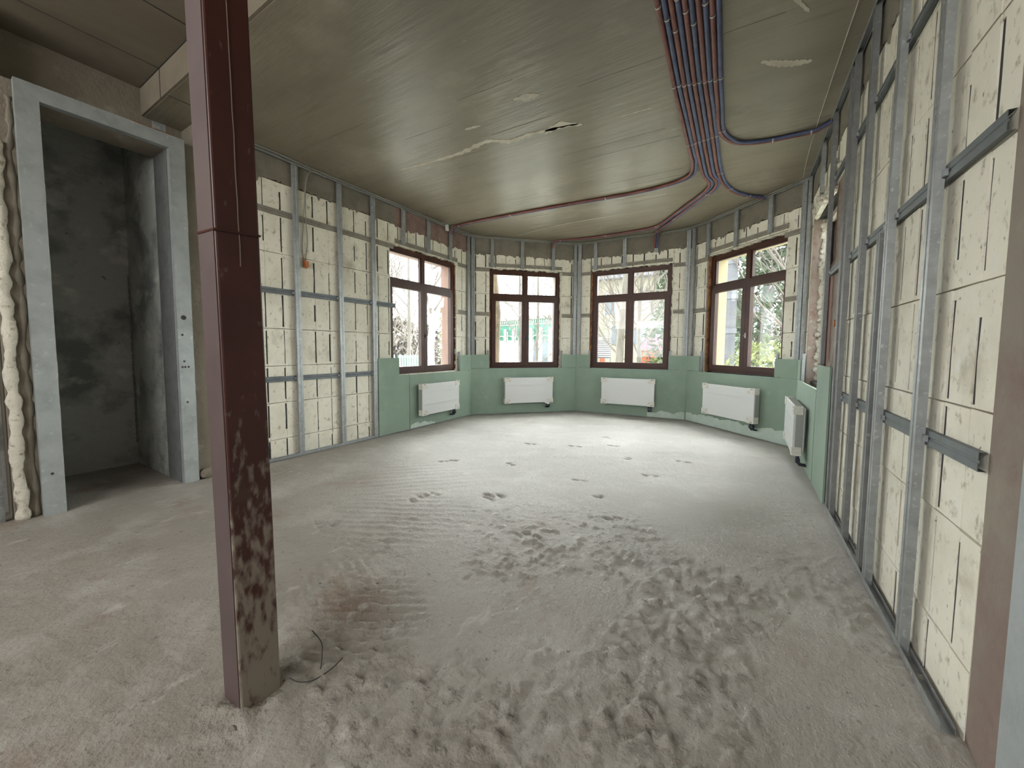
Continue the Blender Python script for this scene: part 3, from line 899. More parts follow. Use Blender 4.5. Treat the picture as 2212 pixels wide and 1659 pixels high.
for k, (lab, studs, rails, tr, shorts) in enumerate(frames):
    e = ends(k)
    t = thing('stud_framing', lab, 'framing', W(k, (tr[0] + tr[1]) / 2 if tr else LEN[k] / 2, .02, 0))
    for (s, z0, z1) in studs:
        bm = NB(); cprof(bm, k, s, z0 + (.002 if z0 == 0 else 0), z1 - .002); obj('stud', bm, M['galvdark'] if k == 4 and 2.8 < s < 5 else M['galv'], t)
    for (a, b, z, dull) in rails:
        bm = NB(); rail(bm, k, a, b, z); obj('rail', bm, M['raildull'] if dull else M['railblue'], t)
        for (s, z0, z1) in studs:
            if a - .04 < s < b + .05 and z0 < z: crab(k, s, z, t)
    for (s, z0, z1) in shorts:
        bm = NB(); cprof(bm, k, s, z0, z1, w=.03, d=.027); obj('short_stud', bm, M['galv'], t)
    sa, sb = (tr if tr else (e[0], e[1]))
    m0, m1 = (0 if k in (0, 4) else e[2]), e[3]
    bm = NB(); track(bm, k, sa, sb, .002, True, m0, m1); obj('floor_track', bm, M['galv'], t)
    bm = NB(); track(bm, k, sa, sb, H - .001, False, m0, m1); obj('ceiling_track', bm, M['galv'], t)

# ------------------------------------------------------------------ radiators
rad_lab = ['white wrapped panel radiator under the leftmost window', 'white wrapped panel radiator under the second window from left',
           'white wrapped panel radiator under the third window from left', 'white wrapped panel radiator under the rightmost window, with ridged film',
           'white wrapped panel radiator on the right wall, seen nearly edge on']
def radiator(k, s0, s1, z0, z1, right, lab):
    t = thing('radiator', lab, 'radiator', W(k, (s0 + s1) / 2, -.06, z0), 'panel radiators under the windows')
    del t['group']
    oF, oB = -.115, -.025
    bm = NB()
    # rear and front panels with the convector gap between
    n = 24
    def panel(bm, o, ribs):
        th = .010
        for i in range(n):
            a = s0 + .012 + (s1 - s0 - .024) * i / n; b = s0 + .012 + (s1 - s0 - .024) * (i + 1) / n; w = (b - a)
            wbox(bm, k, a, b - w * .22, o, o + th, z0 + .03, z1 - .02); wbox(bm, k, b - w * .22, b, o + .003, o + th, z0 + .03, z1 - .02)
    panel(bm, oB - .012, 1)
    obj('rear_panel', bm, M['white'], t)
    bm = NB(); wbox(bm, k, s0 + .004, s1 - .004, oF, oF + .018, z0 + .004, z1 - .004)
    for f in (.33, .70):
        zc = z0 + (z1 - z0) * f
        wbox(bm, k, s0 + .004, s1 - .004, oF - .0025, oF, zc, zc + .004)
    bmesh.ops.bevel(bm, geom=[e for e in bm.edges if e.calc_length() > .2], offset=.003, segments=2, affect='EDGES')
    obj('front_panel', bm, M['white'], t)
    for s in (s0, s1 - .004):
        bm = NB()
        wbox(bm, k, s, s + .004, oF + .018, oB - .012, z0 + .02, z1 - .01)
        for i in range(7):
            zz = z0 + .06 + i * .05
            wbox(bm, k, s - .001, s + .005, oF + .03, oB - .03, zz, zz + .008)
        obj('side_cover', bm, M['greyplastic'], t)
    bm = NB()
    for i in range(int((s1 - s0) / .03)):
        a = s0 + .01 + i * .03
        wbox(bm, k, a, a + .008, oF + .018, oB - .012, z1 - .012, z1 - .006)
    obj('top_grille', bm, M['greyplastic'], t)
    for (sx, zx) in ((0, 0), (0, 1), (1, 0), (1, 1)):
        cs = .115; ch = .085
        a = s0 - .004 if sx == 0 else s1 + .004 - cs
        z = z0 - .002 if zx == 0 else z1 + .002 - ch
        bm = NB()
        wbox(bm, k, a, a + cs, oF - .006, oF - .001, z, z + ch)
        e0 = s0 - .006 if sx == 0 else s1 + .002
        wbox(bm, k, e0, e0 + .004, oF - .004, oB - .02, z, z + ch)
        # the hand hole
        c = obj('corner_guard', bm, M['card'], t)
        bm = NB(); hz = z1 - .022 if zx else z0 + .012
        hs = a + (.03 if sx == 0 else .05)
        wbox(bm, k, hs, hs + .045, oF - .0075, oF - .004, hz, hz + .012)
        obj('hand_hole', bm, M['greyplastic'], c); bm = NB()
        q = a + (.085 if sx == 0 else .02)
        wbox(bm, k, q, q + .012, oF - .0075, oF - .004, z + ch * (.25 if zx else .55), z + ch * (.25 if zx else .55) + .014)
        obj('staple', bm, M['greyplastic'], c)
    sv = s1 - .075 if right else s0 + .05
    bm = NB()
    wbox(bm, k, sv - .03, sv + .03, -.085, -.045, z0 - .012, z0 + .02)
    for ds in (-.02, .02): tube(bm, [W(k, sv + ds, -.065, z0 - .01), W(k, sv + ds, -.065, z0 - .075), W(k, sv + ds, -.05, z0 - .095), W(k, sv + ds, .012, z0 - .098)], .011, 8)
    wbox(bm, k, sv - .032, sv + .032, -.082, -.048, z0 - .075, z0 - .035)
    obj('valve', bm, M['valve'], t)
    if k == 1:
        bm = NB(); prism(bm, [W(k, sv - .11, oF + .01, z0 + .01), W(k, sv - .02, oF + .01, z0 - .035), W(k, sv + .02, oF + .01, z0 - .03), W(k, sv, oF + .01, z0 + .01)], [W(k, sv - .11, oF + .013, z0 + .01), W(k, sv - .02, oF + .03, z0 - .035), W(k, sv + .02, oF + .03, z0 - .03), W(k, sv, oF + .013, z0 + .01)])
        obj('torn_film', bm, M['white'], t)
    for s in (s0 + .15, s1 - .15):
        bm = NB(); wbox(bm, k, s, s + .025, oB - .002, -.001, z0 + .06, z1 - .05)
        obj('wall_bracket', bm, M['galv'], t)
radiator(0, 4.33, 5.235, .195, .672, True, rad_lab[0])
radiator(1, .60, 1.535, .205, .678, True, rad_lab[1])
radiator(2, .52, 1.425, .205, .680, True, rad_lab[2])
radiator(3, .515, 1.45, .215, .682, True, rad_lab[3])
radiator(4, 4.80, 5.73, .165, .650, False, rad_lab[4])

# ------------------------------------------------------------------ red steel column
t = thing('steel_column', 'dark red painted square steel column, dusty towards its foot', 'column', (-1.375, .633, 0))
# it leans a little to the left of the picture
def lean(x, y, z): return Vector((x - .0140 * z * .836 - .0 * z, y - .0140 * z * .548, z))
bm = NB()
cs = [(-1.4385, .5735), (-1.323, .571), (-1.309, .695), (-1.425, .698)]
b = .006
ring = []
for i in range(4):
    p = Vector(cs[i]); a = (Vector(cs[i - 1]) - p).normalized(); c = (Vector(cs[(i + 1) % 4]) - p).normalized()
    ring += [p + a * b, p + (a + c) * b * .3, p + c * b]
prism(bm, [lean(p.x, p.y, -.01) for p in ring], [lean(p.x, p.y, HN - .002) for p in ring])
bmesh.ops.recalc_face_normals(bm, faces=bm.faces)
def column_mat():
    m = M['steelred']
    nt = m.node_tree; N = nt.nodes; Lk = nt.links
    bs = N['Principled BSDF']
    geo = N.new('ShaderNodeNewGeometry'); sep = N.new('ShaderNodeSeparateXYZ')
    Lk.new(geo.outputs['Position'], sep.inputs[0])
    mr = N.new('ShaderNodeMapRange'); mr.inputs[1].default_value = 1.15; mr.inputs[2].default_value = .05
    Lk.new(sep.outputs['Z'], mr.inputs[0])
    tn = N.new('ShaderNodeTexNoise'); tn.inputs['Scale'].default_value = 30; tn.inputs['Detail'].default_value = 8
    mp = N.new('ShaderNodeMapping'); mp.inputs['Scale'].default_value = (1.5, 1.5, .6); mp.inputs['Rotation'].default_value = (.5, .3, 0)
    Lk.new(geo.outputs['Position'], mp.inputs[0]); Lk.new(mp.outputs[0], tn.inputs['Vector'])
    ad = N.new('ShaderNodeMath'); ad.operation = 'ADD'
    Lk.new(tn.outputs['Fac'], ad.inputs[0])
    ml = N.new('ShaderNodeMath'); ml.operation = 'MULTIPLY'; ml.inputs[1].default_value = .42
    Lk.new(mr.outputs[0], ml.inputs[0]); Lk.new(ml.outputs[0], ad.inputs[1])
    m2 = N.new('ShaderNodeMapRange'); m2.inputs[1].default_value = .66; m2.inputs[2].default_value = .86
    Lk.new(ad.outputs[0], m2.inputs[0])
    mx = N.new('ShaderNodeMix'); mx.data_type = 'RGBA'
    old = bs.inputs['Base Color'].links[0].from_socket
    Lk.new(m2.outputs[0], mx.inputs[0]); Lk.new(old, mx.inputs[6]); mx.inputs[7].default_value = (.27, .235, .19, 1)
    Lk.new(mx.outputs[2], bs.inputs['Base Color'])
    r2 = N.new('ShaderNodeMapRange'); r2.inputs[3].default_value = .42; r2.inputs[4].default_value = .8
    Lk.new(m2.outputs[0], r2.inputs[0]); Lk.new(r2.outputs[0], bs.inputs['Roughness'])
column_mat()
obj('post', bm, M['steelred'], t)
M['purple'] = mat('purple_column_face', (.098, .068, .066), .5, var=[((.078, .054, .054), 5, .4, .7), ((.20, .165, .145), 1.6, .60, .8)])  # lighter purple tone for one face of the column
bm = NB(); a = cs[0]; c = cs[1]
prism(bm, [lean(a[0] + .002, a[1] - .001, .0), lean(a[0] + .074, a[1] - .0030, .0), lean(a[0] + .074, a[1] - .0010, .0), lean(a[0] + .002, a[1] + .001, .0)],
      [lean(a[0] + .002, a[1] - .001, 3.4), lean(a[0] + .074, a[1] - .0030, 3.4), lean(a[0] + .074, a[1] - .0010, 3.4), lean(a[0] + .002, a[1] + .001, 3.4)])
bm.free()
bm = NB()
prism(bm, [lean(-1.4375, .5705, .0), lean(-1.329, .5685, .0), lean(-1.329, .5735, .0), lean(-1.4375, .576, .0)],
      [lean(-1.4375, .5705, 3.4), lean(-1.329, .5685, 3.4), lean(-1.329, .5735, 3.4), lean(-1.4375, .576, 3.4)])
obj('flange', bm, M['purple'], t, label='purple narrow face')
M['weld'] = mat('pale_weld_line', (.20, .15, .13), .6)
bm = NB()
r = random.Random(8)
for (z0, z1, s) in ((1.45, 3.4, .52),):
    p = []
    for i in range(30):
        z = z0 + (z1 - z0) * i / 29
        p.append(lean(-1.3160 + .0006 + .004 * 0, .571 + .124 * (s + .05 * (i / 29) * -1) + (r.random() - .5) * .002, z) + Vector((.0005, 0, 0)))
    tube(bm, p, .0016, 5)
obj('paint_run', bm, M['weld'], t)
bm = NB()
tube(bm, [lean(-1.4385, .5695, 1.555), lean(-1.322, .5675, 1.55), lean(-1.305, .695, 1.555)], .004, 6)
obj('weld_bead', bm, M['steelred'], t)
bm = NB(); r = random.Random(12)
for i in range(70):
    a = r.random() * 4; q = int(a); f = a - q
    p = Vector(cs[q]) * (1 - f) + Vector(cs[(q + 1) % 4]) * f
    d = (p - Vector((-1.372, .634))).normalized()
    rad = .004 + r.random() ** 2 * .014
    p = p + d * (rad * .4 + r.random() ** 2 * .045)
    blob(bm, (p.x, p.y, rad * .2), rad, 1, .45, (1.3, 1.1, .5), r)
obj('mortar_collar', bm, M['plaster'], t)['kind'] = 'stuff'

# wires sticking out of the screed beside the column
for i, (pp, lab) in enumerate((([(-1.25, .80, .0), (-1.275, .83, .03), (-1.32, .86, .06), (-1.38, .86, .085)], 'short thin dark wire sticking up from the screed right of the column foot'),
                 ([(-1.30, .72, .03), (-1.27, .735, .018), (-1.235, .77, .016), (-1.215, .83, .026), (-1.205, .87, .045)], 'thin curled wire lying on the screed at the right of the column foot'))):
    bm = NB(); tube(bm, smoothpath(pp, 6), .0018, 6); tag(obj('wire', bm, M['cabledark']), lab, 'wire')

# ------------------------------------------------------------------ conduits on the ceiling
ZC = H - .018
rad = .0152
X0 = [-.515 + i * .0335 for i in range(10)]
def cx(i, y):
    """x of the i-th conduit in the bundle; the bundle narrows towards the bay"""
    a = X0[i]
    if y < 3.4: return a + (3.4 - y) * .03
    f = min((y - 3.4) / 1.4, 1)
    return a + (-.40 - a) * .0 * f + [-.015, -.012, -.02, -.016, -.012, -.01, -.006, -.004, -.022, -.02][i] * f
def bundle(i, yend): return [(cx(i, y), y, ZC) for y in [1.40, 1.9, 2.4, 2.9, 3.4, 3.8, 4.2, 4.6, 5.0, 5.4] if y < yend]
paths = {}
for j, i in enumerate((0, 1)):      # to the leftmost window wall
    d = .032 * j
    paths[i] = bundle(i, 4.7) + [(cx(i, 4.8), 4.80 + d * .2, ZC), (-.60 + d, 5.12 + d, ZC), (-.85, 5.26 + d, ZC), (-1.30, 5.29 + d, ZC), (-1.94, 5.23 + d, ZC), (-2.82, 5.16 + d, ZC), (-3.6, 5.12 + d, ZC), (-3.92, 5.12 + d, ZC - .01), (-4.02, 5.12 + d, ZC - .05), (-4.035, 5.12 + d, ZC - .12)]
for j, i in enumerate((2, 3)):      # along the bay to wall 1
    d = .032 * j
    paths[i] = bundle(i, 5.0) + [(-.46 + d, 5.20, ZC), (-.42 + d, 5.45, ZC), (-.46 + d, 5.68, ZC), (-.66 + d, 6.02, ZC), (-1.0 + d, 6.55, ZC), (-1.18 + d, 6.82 + d * .5, ZC), (-1.38 + d, 6.95 + d * .9, ZC), (-2.0, 6.98 + d, ZC), (-2.5, 6.93 + d, ZC), (-2.92, 6.83 + d, ZC), (-3.0 - d * .3, 6.82 + d * .3, ZC - .06), (-3.02 - d * .3, 6.81 + d * .3, ZC - .13)]
for j, i in enumerate((4, 5)):      # to the middle of the bay, down the wall
    d = .032 * j
    paths[i] = bundle(i, 5.0) + [(-.385 + d, 5.20, ZC - .006), (-.345 + d, 5.45, ZC), (-.385 + d, 5.70, ZC), (-.59 + d, 6.04, ZC), (-.93 + d, 6.60, ZC), (-1.16 + d, 6.98, ZC), (-1.30 + d, 7.20, ZC - .01), (-1.33 + d, 7.28, ZC - .06), (-1.34 + d, 7.285, ZC - .25)]
for j, i in enumerate((6, 7)):      # to the rightmost window wall
    d = .030 * j
    paths[i] = bundle(i, 5.3) + [(cx(i, 5.4) + .02, 5.45, ZC), (-.245 + d, 5.75, ZC), (-.15 + d, 6.02, ZC), (-.02 + d, 6.22, ZC), (.08 + d * .7, 6.31, ZC), (.14 + d * .7, 6.355 - d * .6, ZC - .03)]
for j, i in enumerate((8, 9)):      # to the right wall
    d = .032 * (1 - j)
    paths[i] = bundle(i, 4.1) + [(cx(i, 4.1) , 4.25, ZC), (-.19 + .03 * j, 4.48 + d * .5, ZC), (-.08, 4.60 + d, ZC), (.12, 4.68 + d, ZC), (.32, 4.70 + d, ZC), (.46, 4.68 + d, ZC - .01), (.535, 4.62 + d, ZC - .005), (.585, 4.58 + d, ZC)]
lab = {0: 'red conduit, outermost left of the ceiling bundle, turning off to the leftmost window wall', 1: 'blue conduit second from left in the ceiling bundle, turning off to the leftmost window wall',
       2: 'red conduit third from left in the ceiling bundle, running to the second window', 3: 'blue conduit fourth from left in the ceiling bundle, running to the second window',
       4: 'red conduit fifth from left in the ceiling bundle, dropping at the third window wall', 5: 'blue conduit sixth from left in the ceiling bundle, dropping at the third window wall',
       6: 'red conduit seventh from left in the ceiling bundle, curving to the rightmost window', 7: 'blue conduit eighth from left in the ceiling bundle, curving to the rightmost window',
       8: 'red conduit ninth from left in the ceiling bundle, bending off to the right wall', 9: 'blue conduit on the right edge of the ceiling bundle, bending off to the right wall'}
def clip_at(i, p, d):
    bm = NB()
    d = Vector(d).normalized(); n = Vector((-d.y, d.x, 0))
    pts = [p + n * (.0165 * math.cos(a)) + Vector((0, 0, -.0165 * math.sin(a))) for a in [math.pi * q / 8 for q in range(9)]]
    for e in (-1, 1):
        pass
    for q in range(8):
        a, b = pts[q], pts[q + 1]
        w = d * .005
        oa, ob = (a - p) * .08, (b - p) * .08
        hexa(bm, [a - w, b - w, b + w, a + w, a - w + oa, b - w + ob, b + w + ob, a + w + oa])
    return bm
for i in range(10):
    t = thing('conduit', lab[i], 'conduit', (X0[i], 3.4, ZC), 'corrugated conduits on the ceiling')
    del t['group']
    bm = NB(); pth = smoothpath(paths[i], 6)
    tube(bm, pth, rad, 8)
    obj('pipe', bm, M['pipered'] if i % 2 == 0 else M['pipeblue'], t, smooth=True)
    for yy in (2.55 + .12 * (i % 3), 3.40 + (i // 2) * .02 - .04, 4.36 - (i // 2) * .015):
        if i > 7 and yy > 4.2: yy -= .05
        obj('clip', clip_at(i, Vector((cx(i, yy), yy, ZC)), (0, 1, 0)), M['clip'], t)
    n = len(pth)
    for q in (n - 14, n - 24, n - 34):
        if pth[q].y > 4.9 or (i > 7 and pth[q].x > 0): obj('clip', clip_at(i, pth[q], pth[q + 1] - pth[q - 1]), M['clip'], t)

# ------------------------------------------------------------------ cables and small bits
def cable(pts, r_, m, label, nm='cable'):
    bm = NB(); tube(bm, smoothpath(pts, 5), r_, 6)
    return tag(obj(nm, bm, m, smooth=True), label, 'cable')
rc = random.Random(2)
def along(off, dz, s_end=.3, s_start=1.9):
    pts = []
    for s in np.arange(s_start, 5.6, .35): pts.append(W(0, float(s), off + (rc.random() - .5) * .012, H - dz - rc.random() * .004))
    for k in (1, 2):
        for f in (.08, .3, .5, .7, .92): pts.append(W(k, LEN[k] * f, off + (rc.random() - .5) * .01, H - dz - rc.random() * .003))
    for f in (.08, .3, .5, .7, s_end): pts.append(W(3, LEN[3] * f, off + (rc.random() - .5) * .01, H - dz - rc.random() * .003))
    return pts
cable(along(-.022, .010, .92), .007, M['cable'], 'upper grey cable running round the bay along the edge of the ceiling')
cable(along(-.006, .032, .92), .006, M['cable'], 'lower grey cable running round the bay just under the ceiling track')
cable([(.48, 2.4, H - .005), (.475, 3.24, H - .006), (.47, 4.09, H - .006), (.475, 5.19, H - .006), (.50, 5.9, H - .012)], .0035, M['filler'], 'thin pale cable along the ceiling near the right wall')
t = thing('hanging_cable', 'looped grey cable hanging from the ceiling to an orange box on the left wall', 'cable', W(0, 2.60, .03, 2.1))
bm = NB()
tube(bm, smoothpath([W(0, 2.85, -.01, H - .05), W(0, 2.74, -.012, H - .03), W(0, 2.66, -.005, H - .06), W(0, 2.62, .0, H - .20), W(0, 2.62, .03, 2.7), W(0, 2.645, .045, 2.4), W(0, 2.615, .05, 2.17)], 6), .005, 6)
obj('cord', bm, M['cable'], t, smooth=True)
bm = NB()
tube(bm, smoothpath([W(0, 2.70, -.01, H - .04), W(0, 2.63, -.012, H - .1), W(0, 2.60, .0, H - .3), W(0, 2.60, .04, 2.6), W(0, 2.585, .05, 2.3), W(0, 2.605, .05, 2.17)], 6), .004, 6)
obj('cord', bm, M['cable'], t, smooth=True)
bm = NB()
tube(bm, [W(0, 2.61, .035, 2.175), W(0, 2.61, .034, 2.15), W(0, 2.615, .034, 2.09)], .016, 8)
wbox(bm, 0, 2.598, 2.635, .012, .058, 2.10, 2.165)
obj('junction_box', bm, M['orange'], t, label='rusty orange junction box')
bm = NB(); wbox(bm, 0, 5.02, 5.075, -.03, -.004, H - .10, H - .005); wbox(bm, 0, 5.03, 5.045, -.032, -.03, H - .08, H - .04)
tag(obj('white_clamp', bm, M['white']), 'small white plastic clamp on the ceiling track above the leftmost window', 'clamp')
bm = NB(); blob(bm, W(3, 1.36, -.012, H - .02), .02, 1, .3)
tag(obj('foam_dab', bm, M['filler']), 'small white dab at the ceiling where conduits reach the rightmost window', 'foam')
bm = NB(); tube(bm, [W(4, 4.05, .03, 1.40), W(4, 4.05, .066, 1.40)], .028, 10)
tag(obj('cable_box', bm, M['orange']), 'small red round box on the right wall left of the first wide stud', 'box')
# dabs of plaster / foam beside the right wall window
r = random.Random(77)
bm = NB()
for i in range(64):
    z = .86 + i * .028
    blob(bm, W(4, 5.80 + (r.random() - .5) * .01, .165 + (r.random() - .5) * .035, z), .03 + r.random() * .012, 1, .3, (1, .45, 1), r)
obj('reveal_foam', bm, M['pufoam'], walls[4], smooth=True)
bm = NB()
for i in range(20):
    blob(bm, W(4, 4.3 + r.random() * 1.5, BLK + .01, 2.62 + r.random() * .16), .045, 1, .4, (1, .5, 1), r)
obj('foam_dabs', bm, M['pufoam'], walls[4], smooth=True)
def chip(k, s, z, lab_):
    pass

# ------------------------------------------------------------------ outside
GZ = -.75
bm = NB(); box(bm, -140, 140, -60, 160, GZ - .3, GZ)
gr = struct(obj('ground', bm, M['ground']))
def at(azd, d, slope=None):
    a = math.radians(azd)
    z = GZ if slope is None else EYE + slope * d
    return Vector((d * math.sin(a), d * math.cos(a), z))
def tree(base, top, r0, height, seed, bark, label, nb=16, depth=4, first=.25, spread=.9, rtw=1.0):
    r = random.Random(seed)
    base = Vector(base)
    t = thing('bare_tree', label, 'tree', base)
    axis = (Vector(top) - base).normalized()
    n = 10; pts = []
    for i in range(n + 1):
        f = i / n
        pts.append(base + axis * height * f + Vector(((r.random() - .5), (r.random() - .5), 0)) * r0 * .8 * (f > 0))
    bm = NB(); tube(bm, pts, r0, 10, True, r0 * .18); obj('trunk', bm, bark, t, smooth=True)
    bm = NB()
    cnt = [0]
    def branch(p, d, L, rad_, lev):
        if lev == 0 or cnt[0] > 900: return
        cnt[0] += 1
        m = 4; q = [p]; dd = d.copy()
        for i in range(m):
            dd = (dd + Vector(((r.random() - .5), (r.random() - .5), (r.random() - .35))) * .45).normalized()
            q.append(q[-1] + dd * L / m)
        tube(bm, q, rad_, 4 if lev > 2 else 3, False, rad_ * .45)
        k_ = r.randint(3, 4)
        for i in range(k_):
            idx = r.randint(1, m); sd = (dd + Vector(((r.random() - .5), (r.random() - .5), (r.random() - .45))) * 1.5 * spread).normalized()
            branch(q[idx], sd, L * r.uniform(.5, .75), rad_ * .55, lev - 1)
    for i in range(nb):
        f = first + (1 - first) * (i + r.random() * .6) / nb
        idx = min(int(f * n), n - 1); p = pts[idx].lerp(pts[idx + 1], f * n - idx)
        a = r.random() * 6.283
        d = (Vector((math.cos(a), math.sin(a), .35 + .5 * r.random())) + axis * .2).normalized()
        branch(p, d, height * .26 * (1.15 - f) + .4, r0 * .33 * (1.15 - f * .8) * rtw, depth)
    o = obj('branches', bm, M['twig'], t, fix=False)
    return t
tree(at(-31.95, 8.2), at(-31.6, 8.2, 1.5), .115, 9, 1, M['barktan'], 'thick tan trunk seen through the left half of the second window', nb=9, depth=3, first=.5)
tree(at(-15.3, 10.5), at(-12.8, 10.5, .45), .12, 8, 2, M['bark'], 'grey tree leaning right, seen in the left half of the third window', nb=16, depth=4, first=.2)
tree(at(-11.9, 13), at(-12.1, 13, .5), .085, 8, 3, M['bark'], 'slender bare tree seen in the right half of the third window', nb=20, depth=4, first=.15)
tree(at(-41.0, 13.5), at(-41.4, 13.5, .5), .15, 10, 4, M['barkpale'], 'pale trunk seen in the right half of the leftmost window', nb=12, depth=4, first=.25)
tree(at(-39.7, 11.5), at(-39.0, 11.5, .5), .13, 9, 5, M['barkmoss'], 'mossy trunk beside the salmon reveal of the leftmost window', nb=12, depth=4, first=.25)
tree(at(-44.3, 19), at(-44.3, 19, .5), .12, 9, 6, M['bark'], 'distant bare tree in the left half of the leftmost window', nb=22, depth=4, first=.08)
tree(at(-47.5, 24), at(-47.5, 24, .5), .15, 10, 61, M['bark'], 'farthest bare tree at the left edge of the leftmost window', nb=20, depth=4, first=.1)
tree(at(-28.3, 16), at(-28.3, 16, .5), .07, 10, 7, M['bark'], 'thin bare tree rising behind the left half of the second window', nb=22, depth=4, first=.1)
tree(at(-25.8, 17), at(-25.8, 17, .5), .07, 10, 8, M['bark'], 'thin bare tree just right of the second window mullion', nb=22, depth=4, first=.12)
tree(at(-23.2, 22), at(-23.2, 22, .5), .12, 11, 9, M['bark'], 'bare tree at the right edge of the second window', nb=22, depth=4, first=.15)
tree(at(-17.9, 19), at(-17.9, 19, .5), .10, 10, 10, M['bark'], 'bare tree at the left edge of the third window', nb=20, depth=4, first=.15)
tree(at(1.2, 14), at(3.0, 14, .6), .12, 9, 12, M['bark'], 'bare tree with long rising limbs in the right half of the rightmost window', nb=22, depth=4, first=.12)
tree(at(5.5, 11), at(4.0, 11, .6), .10, 8, 13, M['bark'], 'bare tree at the right edge of the rightmost window', nb=18, depth=4, first=.1)

def foliage(base, h, wid, n, m, name, label, seed, cone=True, leaf=.09, trunk=True):
    r = random.Random(seed); base = Vector(base)
    t = thing(name, label, 'tree' if trunk else 'bush', base)
    if trunk:
        bm = NB(); tube(bm, [base, base + Vector((0, 0, h))], .11, 8, True, .02); obj('trunk', bm, M['bark'], t)
    bm = NB()
    for i in range(n):
        f = r.random() ** .8 if cone else r.random()
        z = .06 * h + f * h * .94
        rad_ = wid * ((1 - f) if cone else math.sqrt(max(0, 1 - (2 * f - .9) ** 2)) ) * math.sqrt(r.random())
        a = r.random() * 6.283
        c = base + Vector((math.cos(a) * rad_, math.sin(a) * rad_, z - (rad_ * .25 if cone else 0)))
        d = Vector((r.random() - .5, r.random() - .5, r.random() - .5)).normalized(); e = d.cross(Vector((r.random(), r.random(), r.random()))).normalized()
        L_ = leaf * (.6 + r.random()); w = L_ * .35
        vs = [bm.verts.new(c + d * L_), bm.verts.new(c + e * w), bm.verts.new(c - d * L_), bm.verts.new(c - e * w)]
        bm.faces.new(vs)
    obj('foliage', bm, m, t, fix=False)
foliage(at(3.8, 13.5), 8.5, 2.3, 5200, M['needle'], 'spruce_tree', 'grey green conifer filling the upper right of the rightmost window', 1, leaf=.12)
foliage(at(-8.8, 15), 7.5, 1.0, 2300, M['needle'], 'spruce_tree', 'conifer at the right edge of the third window', 2, leaf=.11)
foliage(at(-2.6, 17), 8, 1.5, 3000, M['needle'], 'spruce_tree', 'conifer behind the grey chimney in the rightmost window', 5, leaf=.12)
foliage(at(2.2, 9.5), 2.2, .9, 1700, M['yellowgreen'], 'evergreen_bush', 'yellow green bush low in the rightmost window', 3, cone=False, leaf=.06, trunk=False)
foliage(at(-9.3, 15), 1.75, .75, 1300, M['yellowgreen'], 'evergreen_bush', 'yellow green bush in front of the red playhouse', 4, cone=False, leaf=.07, trunk=False)
# brushwood behind everything
for i, (az_, d_) in enumerate(((-50.5, 35), (-46, 26), (-41.5, 34))):
    foliage(at(az_, d_), 3.9, 2.6, 2400, M['twig'], 'thicket', ['brown thicket at the far left of the leftmost window', 'brown thicket in the middle of the leftmost window', 'brown thicket behind the trunks of the leftmost window'][i], 40 + i, cone=False, leaf=.22, trunk=False)
def quadwall(bm, a, b, z0, z1, th=.15):
    a = Vector(a); b = Vector(b); d = (b - a); d.z = 0; n = Vector((d.y, -d.x, 0)).normalized() * th * -1
    p = lambda q, z: Vector((q.x, q.y, z))
    hexa(bm, [p(a, z0), p(b, z0), p(b + n, z0), p(a + n, z0), p(a, z1), p(b, z1), p(b + n, z1), p(a + n, z1)])
def arch(bm, c, ux, w, z0, z1, th, n=8, r_=.05):
    """pointed / round arch rib of tubes"""
    pts = [c - ux * w / 2 + Vector((0, 0, z0))]
    for i in range(n + 1):
        a = math.pi * (1 - i / n)
        pts.append(c + ux * (w / 2 * math.cos(a)) + Vector((0, 0, z1 + (w / 2) * math.sin(a))))
    pts.append(c + ux * w / 2 + Vector((0, 0, z0)))
    tube(bm, pts, r_, 5)
# teal pavilion
A = at(-32.5, 27); B = at(-21.0, 23); ux = (B - A).normalized(); Lp = (B - A).length
t = thing('pavilion', 'teal verandah with pale arches and posts seen through the second window', 'pavilion', (A + B) / 2)
bm = NB(); quadwall(bm, A, B, 2.35, 3.05, .12); obj('valance', bm, M['teal'], t)
bm = NB(); quadwall(bm, A - Vector((0, .05, 0)), B - Vector((0, .05, 0)), 3.05, 3.22, .35); quadwall(bm, A - Vector((0, .06, 0)), B - Vector((0, .06, 0)), 2.72, 2.78, .12)
for i in range(40):
    p = A + ux * (Lp * i / 40) - Vector((0, .08, 0)); tube(bm, [p + Vector((0, 0, 2.82 - GZ - 0)) * 1, p + Vector((0, 0, 3.02 - GZ))], .035, 4)
obj('cornice', bm, M['whitepaint'], t)
nP = 9
for i in range(nP + 1):
    p = A + ux * (Lp * i / nP)
    bm = NB(); box(bm, p.x - .09, p.x + .09, p.y - .22, p.y - .06, GZ, 2.5); obj('post', bm, M['whitepaint'], t)
    if i < nP:
        c = p + ux * (Lp / nP / 2); c.z = 0
        bm = NB(); arch(bm, c - Vector((0, .15, 0)), ux, Lp / nP * .86, 1.5, 1.75, .05, r_=.035); obj('arch', bm, M['whitepaint'], t)
        bm = NB(); quadwall(bm, p + ux * .1, p + ux * (Lp / nP - .1), 1.75, 2.36, .06); obj('fascia_panel', bm, M['teal'], t)
bm = NB(); quadwall(bm, A, B, GZ, -.1, .1); obj('parapet', bm, M['whitepaint'], t)
bm = NB(); quadwall(bm, A + Vector((0, 4, 0)), B + Vector((1, 4, 0)), GZ, 3.4, .3); obj('rear_wall', bm, M['creamwall'], t)
for i in range(9):
    p = A + Vector((0, 3.85, 0)) + ux * (Lp * (i + .5) / 9)
    bm = NB(); quadwall(bm, p - ux * .35, p + ux * .35, .3, 2.3, .1); obj('window', bm, M['darkglass'], t)
